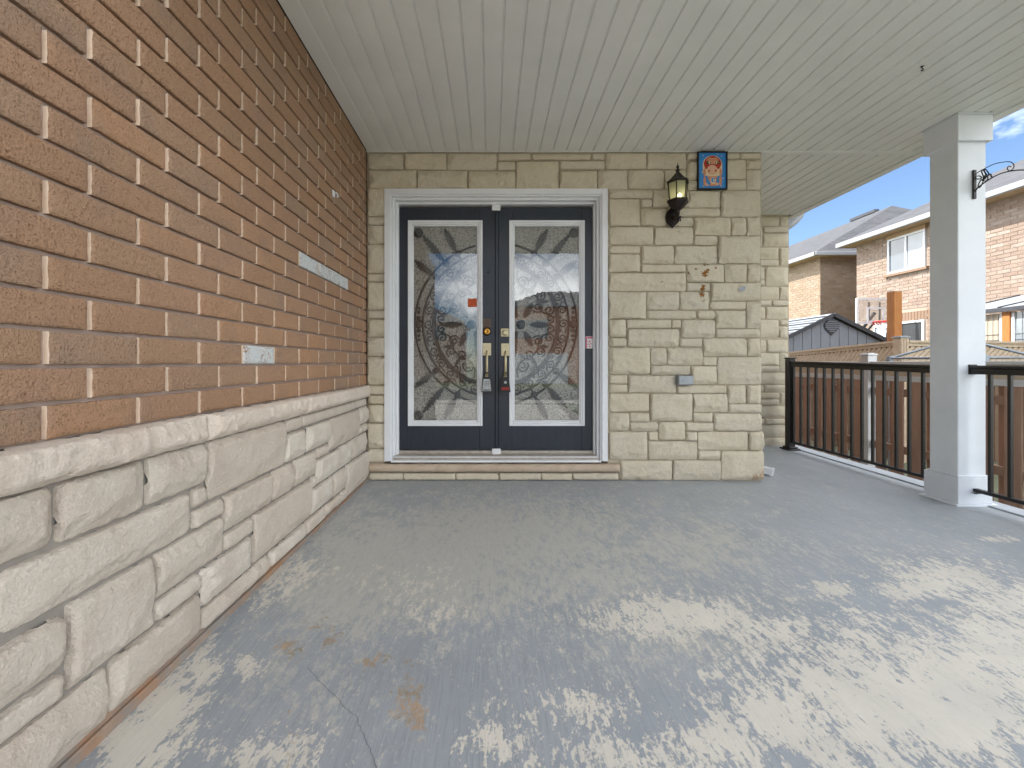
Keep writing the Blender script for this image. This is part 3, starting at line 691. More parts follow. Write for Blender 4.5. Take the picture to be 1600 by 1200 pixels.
CXd, CZd = P(775, 506, DY).x, P(775, 506, DY).z
GY = DY + .013
def clip_runs(pts, rc):
    runs, cur = [], []
    for p in pts:
        if rc[0] <= p[0] <= rc[1] and rc[2] <= p[1] <= rc[3]: cur.append(p)
        else:
            if len(cur) > 1: runs.append(cur)
            cur = []
    if len(cur) > 1: runs.append(cur)
    return runs
def spiral(cx, cz, r, a0, turns, dr, n=26, inner=.18):
    return [(cx + r * (1 - (1 - inner) * i / n) * math.cos(a0 + dr * 2 * math.pi * turns * i / n), cz + r * (1 - (1 - inner) * i / n) * math.sin(a0 + dr * 2 * math.pi * turns * i / n)) for i in range(n + 1)]
def leaf(a, b, w, seed=0):
    rnd = random.Random(seed); a, b = Vector(a), Vector(b); d = b - a; L = d.length; d.normalize(); q = Vector((-d.y, d.x)); n = 9; l1, l2 = [], []
    for i in range(n + 1):
        u = i / n; ww = w * (math.sin(math.pi * min(1, u * .92 + .05)) ** .8) * (1.0 - .35 * u)
        for s_, arr in ((1, l1), (-1, l2)):
            p = a + d * L * u + q * s_ * ww * .6; arr.append((p.x, p.y))
            if i < n:
                p = a + d * L * (u + .75 / n) + q * s_ * (ww * 1.08 + .002); arr.append((p.x, p.y))
    return l1 + l2[::-1]
def door(side, label):
    sx = -1 if side == 'l' else 1
    o = thing('entry_door', label, 'door', (CXd + sx * .42, DY, .237), 'double front doors')
    if side == 'l': x0, x1, gx0, gx1 = -.800, .026, P(646, 0, DY).x, P(745.5, 0, DY).x
    else: x0, x1, gx0, gx1 = .054, .889, P(804, 0, DY).x, P(905, 0, DY).x
    z0, z1, gz0, gz1 = .237, 2.302, P(0, 657, DY).z, P(0, 353, DY).z
    m = MB(); fr = .046
    m.box(x0, gx0 - .02, DY, DY + .044, z0, z1, .003); m.box(gx1 + .02, x1, DY, DY + .044, z0, z1, .003)
    m.box(gx0 - .0202, gx1 + .0202, DY + .0005, DY + .0435, z0, gz0 - .02); m.box(gx0 - .0202, gx1 + .0202, DY + .0005, DY + .0435, gz1 + .02, z1)
    obj('door_leaf', m, M_navy, o)
    m = MB()
    for (e0, e1, yy) in ((fr, .026, DY - .012), (.0262, .010, DY - .007), (.0102, -.001, DY + .000)):
        m.box(gx0 - e0, gx0 - e1, yy, DY + .02, gz0 - e0, gz1 + e0, .003); m.box(gx1 + e1, gx1 + e0, yy, DY + .02, gz0 - e0, gz1 + e0, .003)
        m.box(gx0 - e1 + .0003, gx1 + e1 - .0003, yy, DY + .02, gz0 - e0, gz0 - e1, .003); m.box(gx0 - e1 + .0003, gx1 + e1 - .0003, yy, DY + .02, gz1 + e1, gz1 + e0, .003)
    obj('glass_frame', m, M_white, o)
    m = MB(); m.add([(gx0 - .004, DY + .003, gz0 - .004), (gx1 + .004, DY + .003, gz0 - .004), (gx1 + .004, DY + .003, gz1 + .004), (gx0 - .004, DY + .003, gz1 + .004)], [(0, 1, 2, 3)]); obj('glass_pane', m, M_glass, o)
    m = MB(); m.box(gx0 - .012, gx1 + .012, DY + .024, DY + .030, gz0 - .012, gz1 + .012); obj('textured_glass', m, M_rain, o)
    # iron work
    rc = (gx0 - .004, gx1 + .004, gz0 - .004, gz1 + .004)
    grille = obj('iron_grille', MB().mesh('iron_grille', M_iron) if False else (lambda q: (q.box(gx0 - .004, gx1 + .004, GY - .003, GY + .003, gz0 - .006, gz0 + .004), q)[1])(MB()), M_iron, o)
    def sub(name, m): 
        ob = bpy.data.objects.new(name, m.mesh(name, M_iron)); COL.objects.link(ob); ob.parent = grille
    def curve(name, pts, r, n=6):
        for run in clip_runs(pts, rc):
            m = MB(); m.tube([(a, GY, b) for a, b in run], min(.0085, r * 1.4), n); sub(name, m)
    def flat(name, poly):
        n = len(poly) // 2
        poly = [(min(max(a, rc[0]), rc[1]), min(max(b, rc[2]), rc[3])) for a, b in poly]
        m = MB(); L, Rr = poly[:n], poly[n:][::-1]
        v = [(a, GY - .003, b) for a, b in L] + [(a, GY - .003, b) for a, b in Rr] + [(a, GY + .003, b) for a, b in L] + [(a, GY + .003, b) for a, b in Rr]
        k = len(L)
        m.add(v, [(i, i + 1, k + i + 1, k + i) for i in range(k - 1)] + [(2 * k + i, 3 * k + i, 3 * k + i + 1, 2 * k + i + 1) for i in range(k - 1)] + [(i, 2 * k + i, 2 * k + i + 1, i + 1) for i in range(k - 1)] + [(k + i, k + i + 1, 3 * k + i + 1, 3 * k + i) for i in range(k - 1)])
        sub(name, m)
    def ball(cx, cz, r):
        if rc[0] < cx < rc[1]:
            m = MB(); m.lathe([(r * math.sin(a), -r * .25 * math.cos(a)) for a in (0.01, .5, 1., 1.57, 2.1, 2.6, 3.13)], (cx, GY, cz), 16, 'y'); sub('ball', m)
    px = 1 / (F / DY)
    X = lambda u: CXd + sx * u * px                 # u: pixels outward from the middle, w: pixels upward
    Z = lambda w: CZd + w * px
    arc = lambda r, a0, a1, n: [(X(r * math.cos(R(a0 + (a1 - a0) * i / n))), Z(r * math.sin(R(a0 + (a1 - a0) * i / n)))) for i in range(n + 1)]
    curve('ring', arc(127, -89, 89, 90), .0060); curve('ring', arc(114.5, -89, 89, 90), .0072)
    ri, ro = arc(94.2, -89, 89, 90), arc(100.4, -89, 89, 90)
    for run in clip_runs([(a[0], a[1], b[0], b[1]) for a, b in zip(ri, ro)], rc): flat('ring', [(q[0], q[1]) for q in run] + [(q[2], q[3]) for q in run][::-1])
    k = 0
    for an in [-72 + 12.0 * i for i in range(13)]:
        a = R(an); c = (X(106 * math.cos(a)), Z(106 * math.sin(a)))
        pts = spiral(c[0], c[1], 7.6 * px, a + (k % 2) * math.pi, 1.45, -sx * (1 if an > 0 else -1), 24)
        a2 = R(an + (7 if an > 0 else -7)); tail = [(X(110 * math.cos(a2)), Z(110 * math.sin(a2)))]
        curve('scroll', tail + pts, .0036, 5); k += 1
        a3 = R(an + 6); ball(X(101 * math.cos(a3)), Z(101 * math.sin(a3)), 2.6 * px)
    for sgn in (1, -1):
        for (an, r0, r1, w) in ((61.5, 130, 169, 6.5), (50.5, 126, 180, 6.0), (38, 124, 162, 6.5)):
            a = R(an * sgn); c_, s_ = math.cos(a), math.sin(a)
            flat('leaf', leaf((X(r0 * c_), Z(r0 * s_)), (X(r1 * c_), Z(r1 * s_)), w * 1.05 * px, int(an)))
            curve('stem', [(X((112) * c_), Z((112) * s_)), (X((r0 + 4) * c_), Z((r0 + 4) * s_))], .005)
            ball(X((r0 - 4) * c_), Z((r0 - 4) * s_), 5.2 * px)
        ball(X(122), Z(sgn * 143), 7.5 * px)
        for (d, w) in ((10, 3.4), (18, 2.6), (25, 2.2)): ball(X(121.5 - d * .03), Z(sgn * d), w * px)
    ball(X(121), Z(0), 6.5 * px)
    ball(X(39), Z(-1), 7 * px)
    for (an, r0, r1, w) in ((180, 46, 60, 3), (0, 14, 46, 6), (62, 12, 38, 6), (-62, 12, 38, 6), (118, 12, 26, 5), (-118, 12, 26, 5)):
        a = R(an)
        flat('leaf', leaf((X(39 + r0 * math.cos(a)), Z(-1 + r0 * math.sin(a))), (X(39 + r1 * math.cos(a)), Z(-1 + r1 * math.sin(a))), w * px, int(an) + 7))
    for (u, w, r, a0, tr_, d) in ((42, 66, 10, -.6, 1.5, 1), (52, 48, 8, 2.2, 1.4, -1), (70, 44, 8, 1.2, 1.4, -1), (66, 26, 8.5, 3.6, 1.5, 1), (84, 22, 8, .6, 1.4, -1), (85, 8, 7, 4.4, 1.3, 1), (62, 70, 7, 3.5, 1.3, -1)):
        for sgn in (1, -1):
            curve('scroll', spiral(X(u), Z(sgn * w), r * px, (a0 if sx > 0 else math.pi - a0) * sgn, tr_, d * sx * sgn, 26), .0042, 5)
    for sgn in (1, -1):
        vine = [(34, 84), (33, 72), (38, 60), (48, 54), (58, 50), (66, 40), (67, 30), (74, 18), (84, 14), (92, 10)]
        curve('vine', [(X(a), Z(sgn * b)) for a, b in vine], .0046, 5)
        flat('leaf', leaf((X(56), Z(sgn * 52)), (X(64), Z(sgn * 66)), 3 * px, 3)); flat('leaf', leaf((X(68), Z(sgn * 34)), (X(82), Z(sgn * 36)), 3 * px, 4)); flat('leaf', leaf((X(45), Z(sgn * 55)), (X(38), Z(sgn * 46)), 3 * px, 5))
        flat('leaf', leaf((X(31.5), Z(sgn * 10)), (X(30.5), Z(sgn * 52)), 3.5 * px, 6))
    return o, z1
dl, z1 = door('l', 'left dark navy door leaf with brown deadbolt trace and peephole')
dr_, _ = door('r', 'right dark navy door leaf with square deadbolt and pink sticker')
m = MB(); m.box(.0268, .0532, DY - .010, DY + .03, .245, 2.294, .004); obj('astragal', m, M_navy, dl)
for (py, zz) in ((325, 2.300), (704, .222)):
    q = MB(); q.box(P(768.5, 0, DY).x, P(782, 0, DY).x, DY - .016, DY - .001, zz - .022, zz + .028, .005); obj('astragal_cap', q, M_white, dl)
def px_box(m, x0, y0, x1, y1, ya, yb, b=.0015, Y=None):
    a, c_ = P(x0, y1, Y or ya), P(x1, y0, Y or ya); m.box(a.x, c_.x, ya, yb, a.z, c_.z, b)
def handle(dr, cx, dy):
    h = obj('handle', (lambda q: (px_box(q, cx - 6.6, 536 + dy, cx + 6.6, 555.5 + dy, DY - .008, DY - .0005), q)[1])(MB()), M_brass, dr)
    def sub(nm, q, mt=M_brass): ob = bpy.data.objects.new(nm, q.mesh(nm, mt)); COL.objects.link(ob); ob.parent = h
    a, b = P(cx, 550 + dy, DY), P(cx, 586 + dy, DY)
    q = MB(); q.tube([(a.x, DY - .008, a.z), (a.x, DY - .030, a.z - .012), (a.x, DY - .044, a.z - .035), (a.x, DY - .046, a.z - .09), (a.x, DY - .044, b.z + .03), (a.x, DY - .03, b.z + .008), (a.x, DY - .006, b.z)], [.009, .009, .0105, .0115, .0105, .009, .009], 10); sub('grip', q)
    q = MB(); px_box(q, cx - 3.6, 583 + dy, cx + 3.6, 593 + dy, DY - .008, DY - .0005); sub('lower_plate', q)
    q = MB(); q.lathe([(.005, 0), (.006, .006), (.004, .010)], (a.x, DY - .008, a.z + .008), 10, 'y'); sub('thumb_latch', q, M_bronze)
handle(dl, 760.8, 0); handle(dr_, 789.6, .5)
c = P(761, 518, DY); q = MB(); q.lathe([(.036, .0005), (.036, .006), (.031, .010)], (c.x, DY, c.z), 22, 'y'); d1 = obj('deadbolt', q, M_bronze, dl)
q = MB(); q.lathe([(.026, .0102), (.026, .018), (.021, .022), (.010, .022), (.009, .019)], (c.x, DY, c.z), 22, 'y'); ob = bpy.data.objects.new('lock_cylinder', q.mesh('lock_cylinder', M_gold)); COL.objects.link(ob); ob.parent = d1
q = MB(); px_box(q, 754.5, 498, 767.5, 511.5, DY - .0012, DY - .0002, .0005); obj('old_lock_trace', q, M_brown_trace, dl)
q = MB(); px_box(q, 782.5, 513, 795, 526, DY - .010, DY - .0005, .003); d2 = obj('deadbolt', q, M_brass, dr_)
c = P(789, 520, DY); q = MB(); q.lathe([(.026, .0102), (.025, .020), (.018, .024), (.008, .024)], (c.x, DY, c.z), 20, 'y'); ob = bpy.data.objects.new('lock_cylinder', q.mesh('lock_cylinder', M_brass)); COL.objects.link(ob); ob.parent = d2
c = P(763, 425, DY); q = MB(); q.lathe([(.011, .0003), (.011, .004), (.006, .005)], (c.x, DY, c.z), 14, 'y'); pe = obj('peephole', q, M_bronze, dl)
q = MB(); q.lathe([(.005, .0052), (.004, .0065)], (c.x, DY, c.z), 10, 'y'); ob = bpy.data.objects.new('lens', q.mesh('lens', M_window)); COL.objects.link(ob); ob.parent = pe
# lock boxes hanging from the handles
def lockbox(cx, lab, face):
    y0, y1 = 589, 612.5
    top, bot = P(cx, y0, DY - .04), P(cx, y1, DY - .04)
    o = thing('lock_box', lab, 'lock box', (top.x, DY - .04, bot.z), 'key lock boxes on the door handles')
    wb, wt = .044, .030; hz = top.z - bot.z; x = top.x
    q = MB(); q.prism([(x - wb, DY - .072, bot.z), (x + wb, DY - .072, bot.z), (x + wt, DY - .072, top.z - .01), (x + wt * .7, DY - .072, top.z), (x - wt * .7, DY - .072, top.z), (x - wt, DY - .072, top.z - .01)], (0, .050, 0)); obj('body', q, M_black_rubber, o, fix=True)
    q = MB(); q.tube([(x - .017, DY - .05, top.z - .012), (x - .017, DY - .05, top.z + .024), (x - .010, DY - .05, top.z + .036), (x + .010, DY - .05, top.z + .036), (x + .017, DY - .05, top.z + .024), (x + .017, DY - .05, top.z - .012)], .0045, 8); obj('shackle', q, M_black_rubber, o)
    if face == 'silver':
        q = MB(); q.prism([(x - wb * .86, DY - .0765, bot.z + .010), (x + wb * .86, DY - .0765, bot.z + .010), (x + wt * .86, DY - .0765, top.z - .016), (x - wt * .86, DY - .0765, top.z - .016)], (0, .0042, 0)); obj('keypad', q, M_silver_plastic, o, fix=True)
        for i in range(3):
            for j in range(3):
                q = MB(); q.box(x - .018 + i * .014, x - .010 + i * .014, DY - .0785, DY - .0768, top.z - .040 - j * .014, top.z - .034 - j * .014, .0005); obj('key', q, M_shed_dark, o)
        q = MB(); q.box(x - .028, x + .028, DY - .0780, DY - .0768, bot.z + .015, bot.z + .023); obj('nameplate', q, M_shed_dark, o)
    else:
        q = MB(); q.lathe([(.013, .0005), (.013, .003), (.008, .004)], (x, DY - .072, top.z - .045), 14, 'y'); obj('dial', q, M_silver_plastic, o)
        q = MB(); q.box(x - .032, x + .032, DY - .0745, DY - .0724, bot.z + .020, bot.z + .040, .001); obj('red_label', q, M_red, o)
        q = MB()
        for k in range(6): q.box(x - .026 + k * .009, x - .020 + k * .009, DY - .0752, DY - .0747, bot.z + .026, bot.z + .034)
        obj('lettering', q, M_black_rubber, o)
lockbox(760.6, 'black lock box with a silver keypad hanging on the left door handle', 'silver')
lockbox(789.4, 'black lock box with a red label hanging on the right door handle', 'red')
st = thing('sticker', 'small pink and white printed sticker on the right door edge', 'sticker', P(921, 535, DY - .001))
q = MB(); px_box(q, 915, 525.5, 926, 544.5, DY - .0014, DY - .0004, 0); obj('backing', q, M_paper, st)
q = MB(); px_box(q, 915.2, 525.7, 917.6, 544.3, DY - .0022, DY - .0016, 0); px_box(q, 918, 526, 925.8, 529, DY - .0022, DY - .0016, 0); obj('border_print', q, M_pink, st)
q = MB()
for (x_, y_, r_) in ((921, 533.5, .008), (920, 538, .007), (923, 537, .006), (921.5, 541.5, .007)):
    c = P(x_, y_, DY); q.lathe([(r_, .0017), (r_, .0023)], (c.x, DY, c.z), 10, 'y')
obj('figure_print', q, M_pink, st)
st = thing('sticker', 'orange paper sticker on the glass of the left door', 'sticker', P(738, 473, DY))
q = MB(); px_box(q, 731, 466.5, 745, 479.5, DY + .0006, DY + .0018, 0); obj('paper', q, M_orange_paper, st)

# ---------------------------------------------------------------- things on the stone wall
LYc = 3.47
wlx = P(1059, 0, LYc).x
la = thing('wall_lantern', 'dark bronze six-sided wall lantern with its bulb lit, on the stone wall', 'lantern', (wlx, FY - .03, 2.18))
zt = lambda y: H + (CY - y) * LYc / F
def hexring(prof, n=6, m=None):
    m = m or MB(); m.lathe(prof, (wlx, LYc, 0), n, 'z', R(0), False); return m
z_e, z_gb, z_gt = zt(286), zt(314), zt(285)
obj('roof', hexring([(.088, z_e - .004), (.088, z_e + .008), (.074, z_e + .018), (.050, z_e + .040), (.026, z_e + .070), (.016, z_e + .084)]), M_bronze, la)
m = MB(); m.lathe([(.014, z_e + .084), (.012, z_e + .096), (.020, z_e + .102), (.011, z_e + .110), (.008, z_e + .120), (.013, z_e + .128), (.006, z_e + .140), (.002, z_e + .160)], (wlx, LYc, 0), 12); obj('finial', m, M_bronze, la)
t = NT('lantern_glass')
tr = t.new('ShaderNodeBsdfTranslucent'); tr.inputs[0].default_value = srgb(206, 208, 178); tp = t.new('ShaderNodeBsdfTransparent'); tp.inputs[0].default_value = srgb(216, 219, 192)
pg = t.new('ShaderNodeBsdfPrincipled'); pg.inputs['Base Color'].default_value = srgb(178, 182, 150); pg.inputs['Roughness'].default_value = .25
a1 = t.new('ShaderNodeMixShader'); a1.inputs[0].default_value = .45; t.link(tr.outputs[0], a1.inputs[1]); t.link(tp.outputs[0], a1.inputs[2])
a2 = t.new('ShaderNodeMixShader'); a2.inputs[0].default_value = .45; t.link(a1.outputs[0], a2.inputs[1]); t.link(pg.outputs[0], a2.inputs[2]); t.link(a2.outputs[0], t.out.inputs[0]); M_lamp_glass = t.m
for k in range(6):
    a0, a1_ = R(60 * k), R(60 * k + 60); q = MB(); pts = []
    for (r, z) in ((.060, z_gb + .006), (.071, z_gb + .07), (.074, z_gt - .004)):
        pts.append([(wlx + r * .985 * math.cos(a), LYc + r * .985 * math.sin(a), z) for a in (a0 + .03, a1_ - .03)])
    q.add(pts[0] + pts[1] + pts[2], [(0, 1, 3, 2), (2, 3, 5, 4)]); obj('glass_pane', q, M_lamp_glass, la)
    q = MB(); q.tube([(wlx + r * math.cos(a0), LYc + r * math.sin(a0), z) for r, z in ((.063, z_gb), (.071, z_gb + .05), (.0745, z_gb + .10), (.077, z_gt))], .0048, 6); obj('rib', q, M_bronze, la)
obj('base', hexring([(.018, z_gb - .078), (.040, z_gb - .062), (.066, z_gb - .036), (.084, z_gb - .016), (.088, z_gb - .004), (.084, z_gb + .004), (.062, z_gb + .006)]), M_bronze, la)
t = NT('lit_bulb'); em = t.new('ShaderNodeEmission'); em.inputs[0].default_value = (1, .86, .55, 1); em.inputs[1].default_value = 4; t.link(em.outputs[0], t.out.inputs[0])
m = MB(); m.lathe([(.004, 0), (.010, .008), (.016, .022), (.015, .034), (.008, .042), (.001, .046)], (wlx + .010, LYc - .01, z_gb + .014), 14); obj('bulb', m, t.m, la)
m = MB(); m.lathe([(.009, 0), (.009, .02)], (wlx + .010, LYc - .01, z_gb - .006), 10); obj('bulb_socket', m, M_bronze, la)
bz = H + (CY - 342) * FY / F; bx = P(1048, 0, FY).x
m = MB(); m.tube([(bx, FY - .035, bz), (bx, FY - .08, bz - .02), (bx, FY - .13, bz - .010), (wlx, LYc - .005, bz + .02), (wlx, LYc, z_gb - .075)], [.016, .017, .017, .018, .020], 10); m.tube([(bx + .03, FY - .06, bz + .01), (bx + .035, FY - .08, bz - .01), (bx + .038, FY - .075, bz - .03)], .008, 8); obj('arm', m, M_bronze, la)
m = MB()
for yy, sc_ in ((0, 1.0), (.012, .86), (.022, .6)):
    prof = [(0, .092), (.022, .070), (.050, .040), (.058, .0), (.050, -.040), (.024, -.066), (0, -.090), (-.024, -.066), (-.050, -.040), (-.058, 0), (-.050, .040), (-.022, .070)]
    m.prism([(bx + a * sc_, FY - .030 - yy - .0115, bz + b * sc_) for a, b in prof], (0, .0115, 0))
obj('backplate', m, M_bronze, la, fix=True)
m = MB()
for zz in (-.005, -.02, -.034): m.lathe([(.001, -.008), (.008, 0), (.001, .008)], (bx + .052, FY - .065, bz + zz), 8)
obj('beads', m, M_bronze, la)

pw0, pw1 = P(1089, 297, 3.585), P(1135.5, 237.5, 3.585)
pc = thing('framed_picture', 'small framed blue and red decorative print high on the stone wall', 'picture', ((pw0.x + pw1.x) / 2, 3.585, pw0.z))
YF = 3.580
m = MB(); fw = .011
m.box(pw0.x, pw0.x + fw, YF - .012, YF + .010, pw0.z, pw1.z, .002); m.box(pw1.x - fw, pw1.x, YF - .012, YF + .010, pw0.z, pw1.z, .002)
m.box(pw0.x + fw, pw1.x - fw, YF - .012, YF + .010, pw0.z, pw0.z + fw, .002); m.box(pw0.x + fw, pw1.x - fw, YF - .012, YF + .010, pw1.z - fw, pw1.z, .002)
obj('frame', m, M_black_rubber, pc)
C_ = lambda n, r, g_, b: simple(n, srgb(r, g_, b), None, 30, .45, 0)
K_blue, K_cream, K_red, K_peach, K_green, K_pale = C_('print_blue', 44, 128, 196), C_('print_cream', 214, 192, 156), C_('print_red', 166, 44, 22), C_('print_peach', 196, 132, 100), C_('print_green', 36, 54, 36), C_('print_pale_pink', 208, 164, 138)
m = MB(); m.box(pw0.x + fw - .001, pw1.x - fw + .001, YF - .002, YF + .004, pw0.z + fw - .001, pw1.z - fw + .001); obj('print', m, K_blue, pc)
def UV(x, y):
    x, y = 878 + (x - 878) * .86, 362 + (y - 362) * .90
    return pw0.x + (x - 680) / 395 * (pw1.x - pw0.x), pw1.z - (y - 100) / 512 * (pw1.z - pw0.z)
layer = [0]
def patch(mat, *polys):
    layer[0] += 1
    for poly in polys:
        q = MB(); q.prism([(UV(a, b)[0], YF - .0022 - .0004 * layer[0], UV(a, b)[1]) for a, b in poly], (0, .0003, 0))
        obj('print_shape', q, mat, pc, fix=True)
def ell(cx, cy, rx, ry, n=18, a0=0, a1=360): return [(cx + rx * math.cos(R(a0 + (a1 - a0) * i / n)), cy - ry * math.sin(R(a0 + (a1 - a0) * i / n))) for i in range(n if a1 - a0 == 360 else n + 1)]
patch(K_cream, ell(880, 270, 150, 142, 20, 0, 180) + [(735, 400), (770, 430), (1000, 430), (1030, 400)])
patch(K_red, ell(882, 262, 136, 124, 20, 0, 180) + [(770, 330), (985, 330)])
patch(K_peach, ell(758, 380, 20, 60), ell(1005, 380, 20, 60), ell(760, 510, 22, 70), ell(1004, 500, 22, 70), [(800, 430), (960, 430), (940, 500), (930, 585), (840, 585), (820, 500)], ell(882, 205, 92, 55))
patch(K_pale, ell(875, 345, 82, 74), ell(800, 560, 30, 30), ell(955, 560, 32, 26), ell(742, 585, 12, 12), ell(1008, 580, 13, 13))
patch(K_red, ell(827, 360, 12, 18), ell(930, 356, 14, 18), ell(880, 150, 50, 14))
patch(K_cream, ell(838, 238, 26, 22), ell(930, 238, 26, 22), ell(887, 505, 42, 52), [(800, 425), (965, 425), (965, 440), (800, 440)])
patch(K_green, ell(808, 236, 20, 26), ell(850, 240, 9, 16), ell(965, 236, 20, 26), ell(925, 240, 9, 16))
patch(K_blue, ell(887, 498, 28, 36), ell(820, 540, 24, 30), ell(962, 588, 20, 16))
patch(K_cream, ell(815, 232, 7, 10), ell(960, 232, 7, 10), ell(896, 500, 9, 22), ell(735, 132, 9, 7), ell(1018, 136, 9, 7), ell(960, 118, 7, 6), ell(720, 380, 10, 10), ell(1045, 470, 10, 10))
jb = MB(); a, b = P(1058.6, 601.6, 3.57), P(1082.6, 586.7, 3.57); jb.box(a.x, b.x, 3.556, 3.612, a.z, b.z, .004)
jt = thing('junction_box', 'small grey rectangular metal box on the stone wall', 'junction box', (a.x, 3.57, a.z)); obj('box', jb, M_grey_metal, jt)
jb = MB(); jb.box(a.x + .006, b.x - .006, 3.5515, 3.5555, a.z + .006, b.z - .006, .001); obj('cover', jb, M_grey_metal, jt)
m = MB(); c = P(1158, 452, 3.59)
m.prism([(c.x - .028, 3.582, c.z), (c.x - .006, 3.578, c.z - .022), (c.x + .022, 3.572, c.z - .010), (c.x + .026, 3.568, c.z + .018), (c.x + .004, 3.574, c.z + .024)], (0, .004, 0))
tag(obj('metal_tag', m, M_grey_metal, fix=True), 'small bent silver metal tag on the stone wall', 'metal tag')
hk = thing('wall_hook', 'small white plastic clip on the brick wall', 'hook', (-1.047, 2.85, 2.09))
m = MB(); m.box(-1.049, -1.038, 2.835, 2.865, 2.07, 2.115, .003); obj('plate', m, M_white, hk)
m = MB(); m.tube([(-1.04, 2.85, 2.10), (-1.022, 2.85, 2.096), (-1.014, 2.85, 2.082), (-1.018, 2.85, 2.068)], .006, 7); obj('hook_arm', m, M_white, hk)

ch = thing('ceiling_hook', 'tiny dark hook screwed into the soffit ceiling', 'hook', (2.55, 2.57, CZ))
m = MB(); m.tube([(2.55, 2.57, CZ - .001), (2.55, 2.57, CZ - .012), (2.558, 2.57, CZ - .020), (2.553, 2.57, CZ - .028), (2.543, 2.57, CZ - .024)], .0028, 7); obj('hook_wire', m, M_bronze, ch)
m = MB(); m.box(2.542, 2.558, 2.562, 2.578, CZ - .003, CZ - .0008, .001); obj('hook_plate', m, M_bronze, ch)

# ---------------------------------------------------------------- column, bracket, railings, small white things
KX, KY = 3.40, 3.17
co = thing('porch_column', 'pale grey square porch column between the two railings', 'column', (KX, KY, -.03))
fz = floor_z(KX, KY)
m = MB(); m.box(KX - .10, KX + .10, KY - .10, KY + .10, .175, 2.56, .004); obj('shaft', m, M_column, co)
m = MB(); m.box(KX - .122, KX + .122, KY - .122, KY + .122, fz + .012, .172, .003); m.box(KX - .112, KX + .112, KY - .112, KY + .112, .1725, .183, .004); obj('plinth', m, M_column, co)
m = MB(); m.box(KX - .150, KX + .150, KY - .140, KY + .140, fz - .01, fz + .012, .004); obj('base_flange', m, M_column, co)
m = MB(); m.box(KX - .124, KX + .124, KY - .124, KY + .124, 2.545, 2.728, .003); obj('capital', m, M_column, co)
m = MB(); m.box(KX - .130, KX + .130, KY - .130, KY + .130, 2.7285, 2.7395, .002); obj('capital_trim', m, M_column, co)

bx_ = 3.41
pb = thing('plant_bracket', 'black iron hanging bracket with a butterfly, on the column', 'bracket', (bx_, KY - .1, 2.25))
def B(x, y): Y = F * bx_ / (1500 + x / 15 - CX); return (bx_, Y, H - (240 + y / 15 - CY) * Y / F)
m = MB(); m.box(bx_ - .012, bx_ + .012, 3.058, 3.069, 2.14, 2.345, .003); obj('mount_bar', m, M_bronze, pb)
def smooth(pts, n=5):
    pts = [Vector(p) for p in pts]; out = []
    for i in range(len(pts) - 1):
        p0, p1, p2, p3 = pts[max(0, i - 1)], pts[i], pts[i + 1], pts[min(len(pts) - 1, i + 2)]
        for k in range(n):
            u = k / n; out.append(.5 * ((2 * p1) + (p2 - p0) * u + (2 * p0 - 5 * p1 + 4 * p2 - p3) * u * u + (3 * p1 - p0 - 3 * p2 + p3) * u ** 3))
    return out + [pts[-1]]
m = MB(); m.tube(smooth([B(330, 900), B(355, 885), B(420, 795), B(520, 720), B(640, 635), B(770, 555), B(950, 470), B(1150, 415), B(1320, 390), B(1500, 385), B(1700, 400), B(1850, 470), B(1900, 560), B(1840, 600)]), .0042, 8); obj('hook_rod', m, M_black, pb)
m = MB(); m.tube(smooth([B(340, 500), B(460, 415), B(640, 318), B(760, 262), B(900, 218), B(1100, 190), B(1200, 202), B(1262, 262), B(1250, 345), B(1165, 402), B(1108, 355), B(1140, 295), B(1195, 308)]), .0028, 8); obj('scroll', m, M_black, pb)
for (cx, cy, rx, ry, an) in ((420, 560, 70, 38, 0), (545, 470, 34, 100, -25), (470, 700, 38, 110, 25), (610, 440, 30, 90, -35), (590, 590, 45, 60, 40), (560, 560, 30, 40, 0)):
    q = MB(); pts = []
    for k in range(18):
        a = 2 * math.pi * k / 18; u, w = rx * math.cos(a), ry * math.sin(a); ca, sa = math.cos(R(an)), math.sin(R(an)); pts.append(Vector(B(cx + u * ca - w * sa, cy + u * sa + w * ca)) + Vector((.004, 0, 0)))
    q.tube(pts, .0036, 6, closed=True); obj('butterfly_wing', q, M_black, pb)
q = MB(); q.tube(smooth([B(520, 640), B(580, 560), B(660, 520), B(690, 480), B(725, 490), B(730, 530), B(765, 560)]), .0042, 7); obj('butterfly_body', q, M_black, pb)

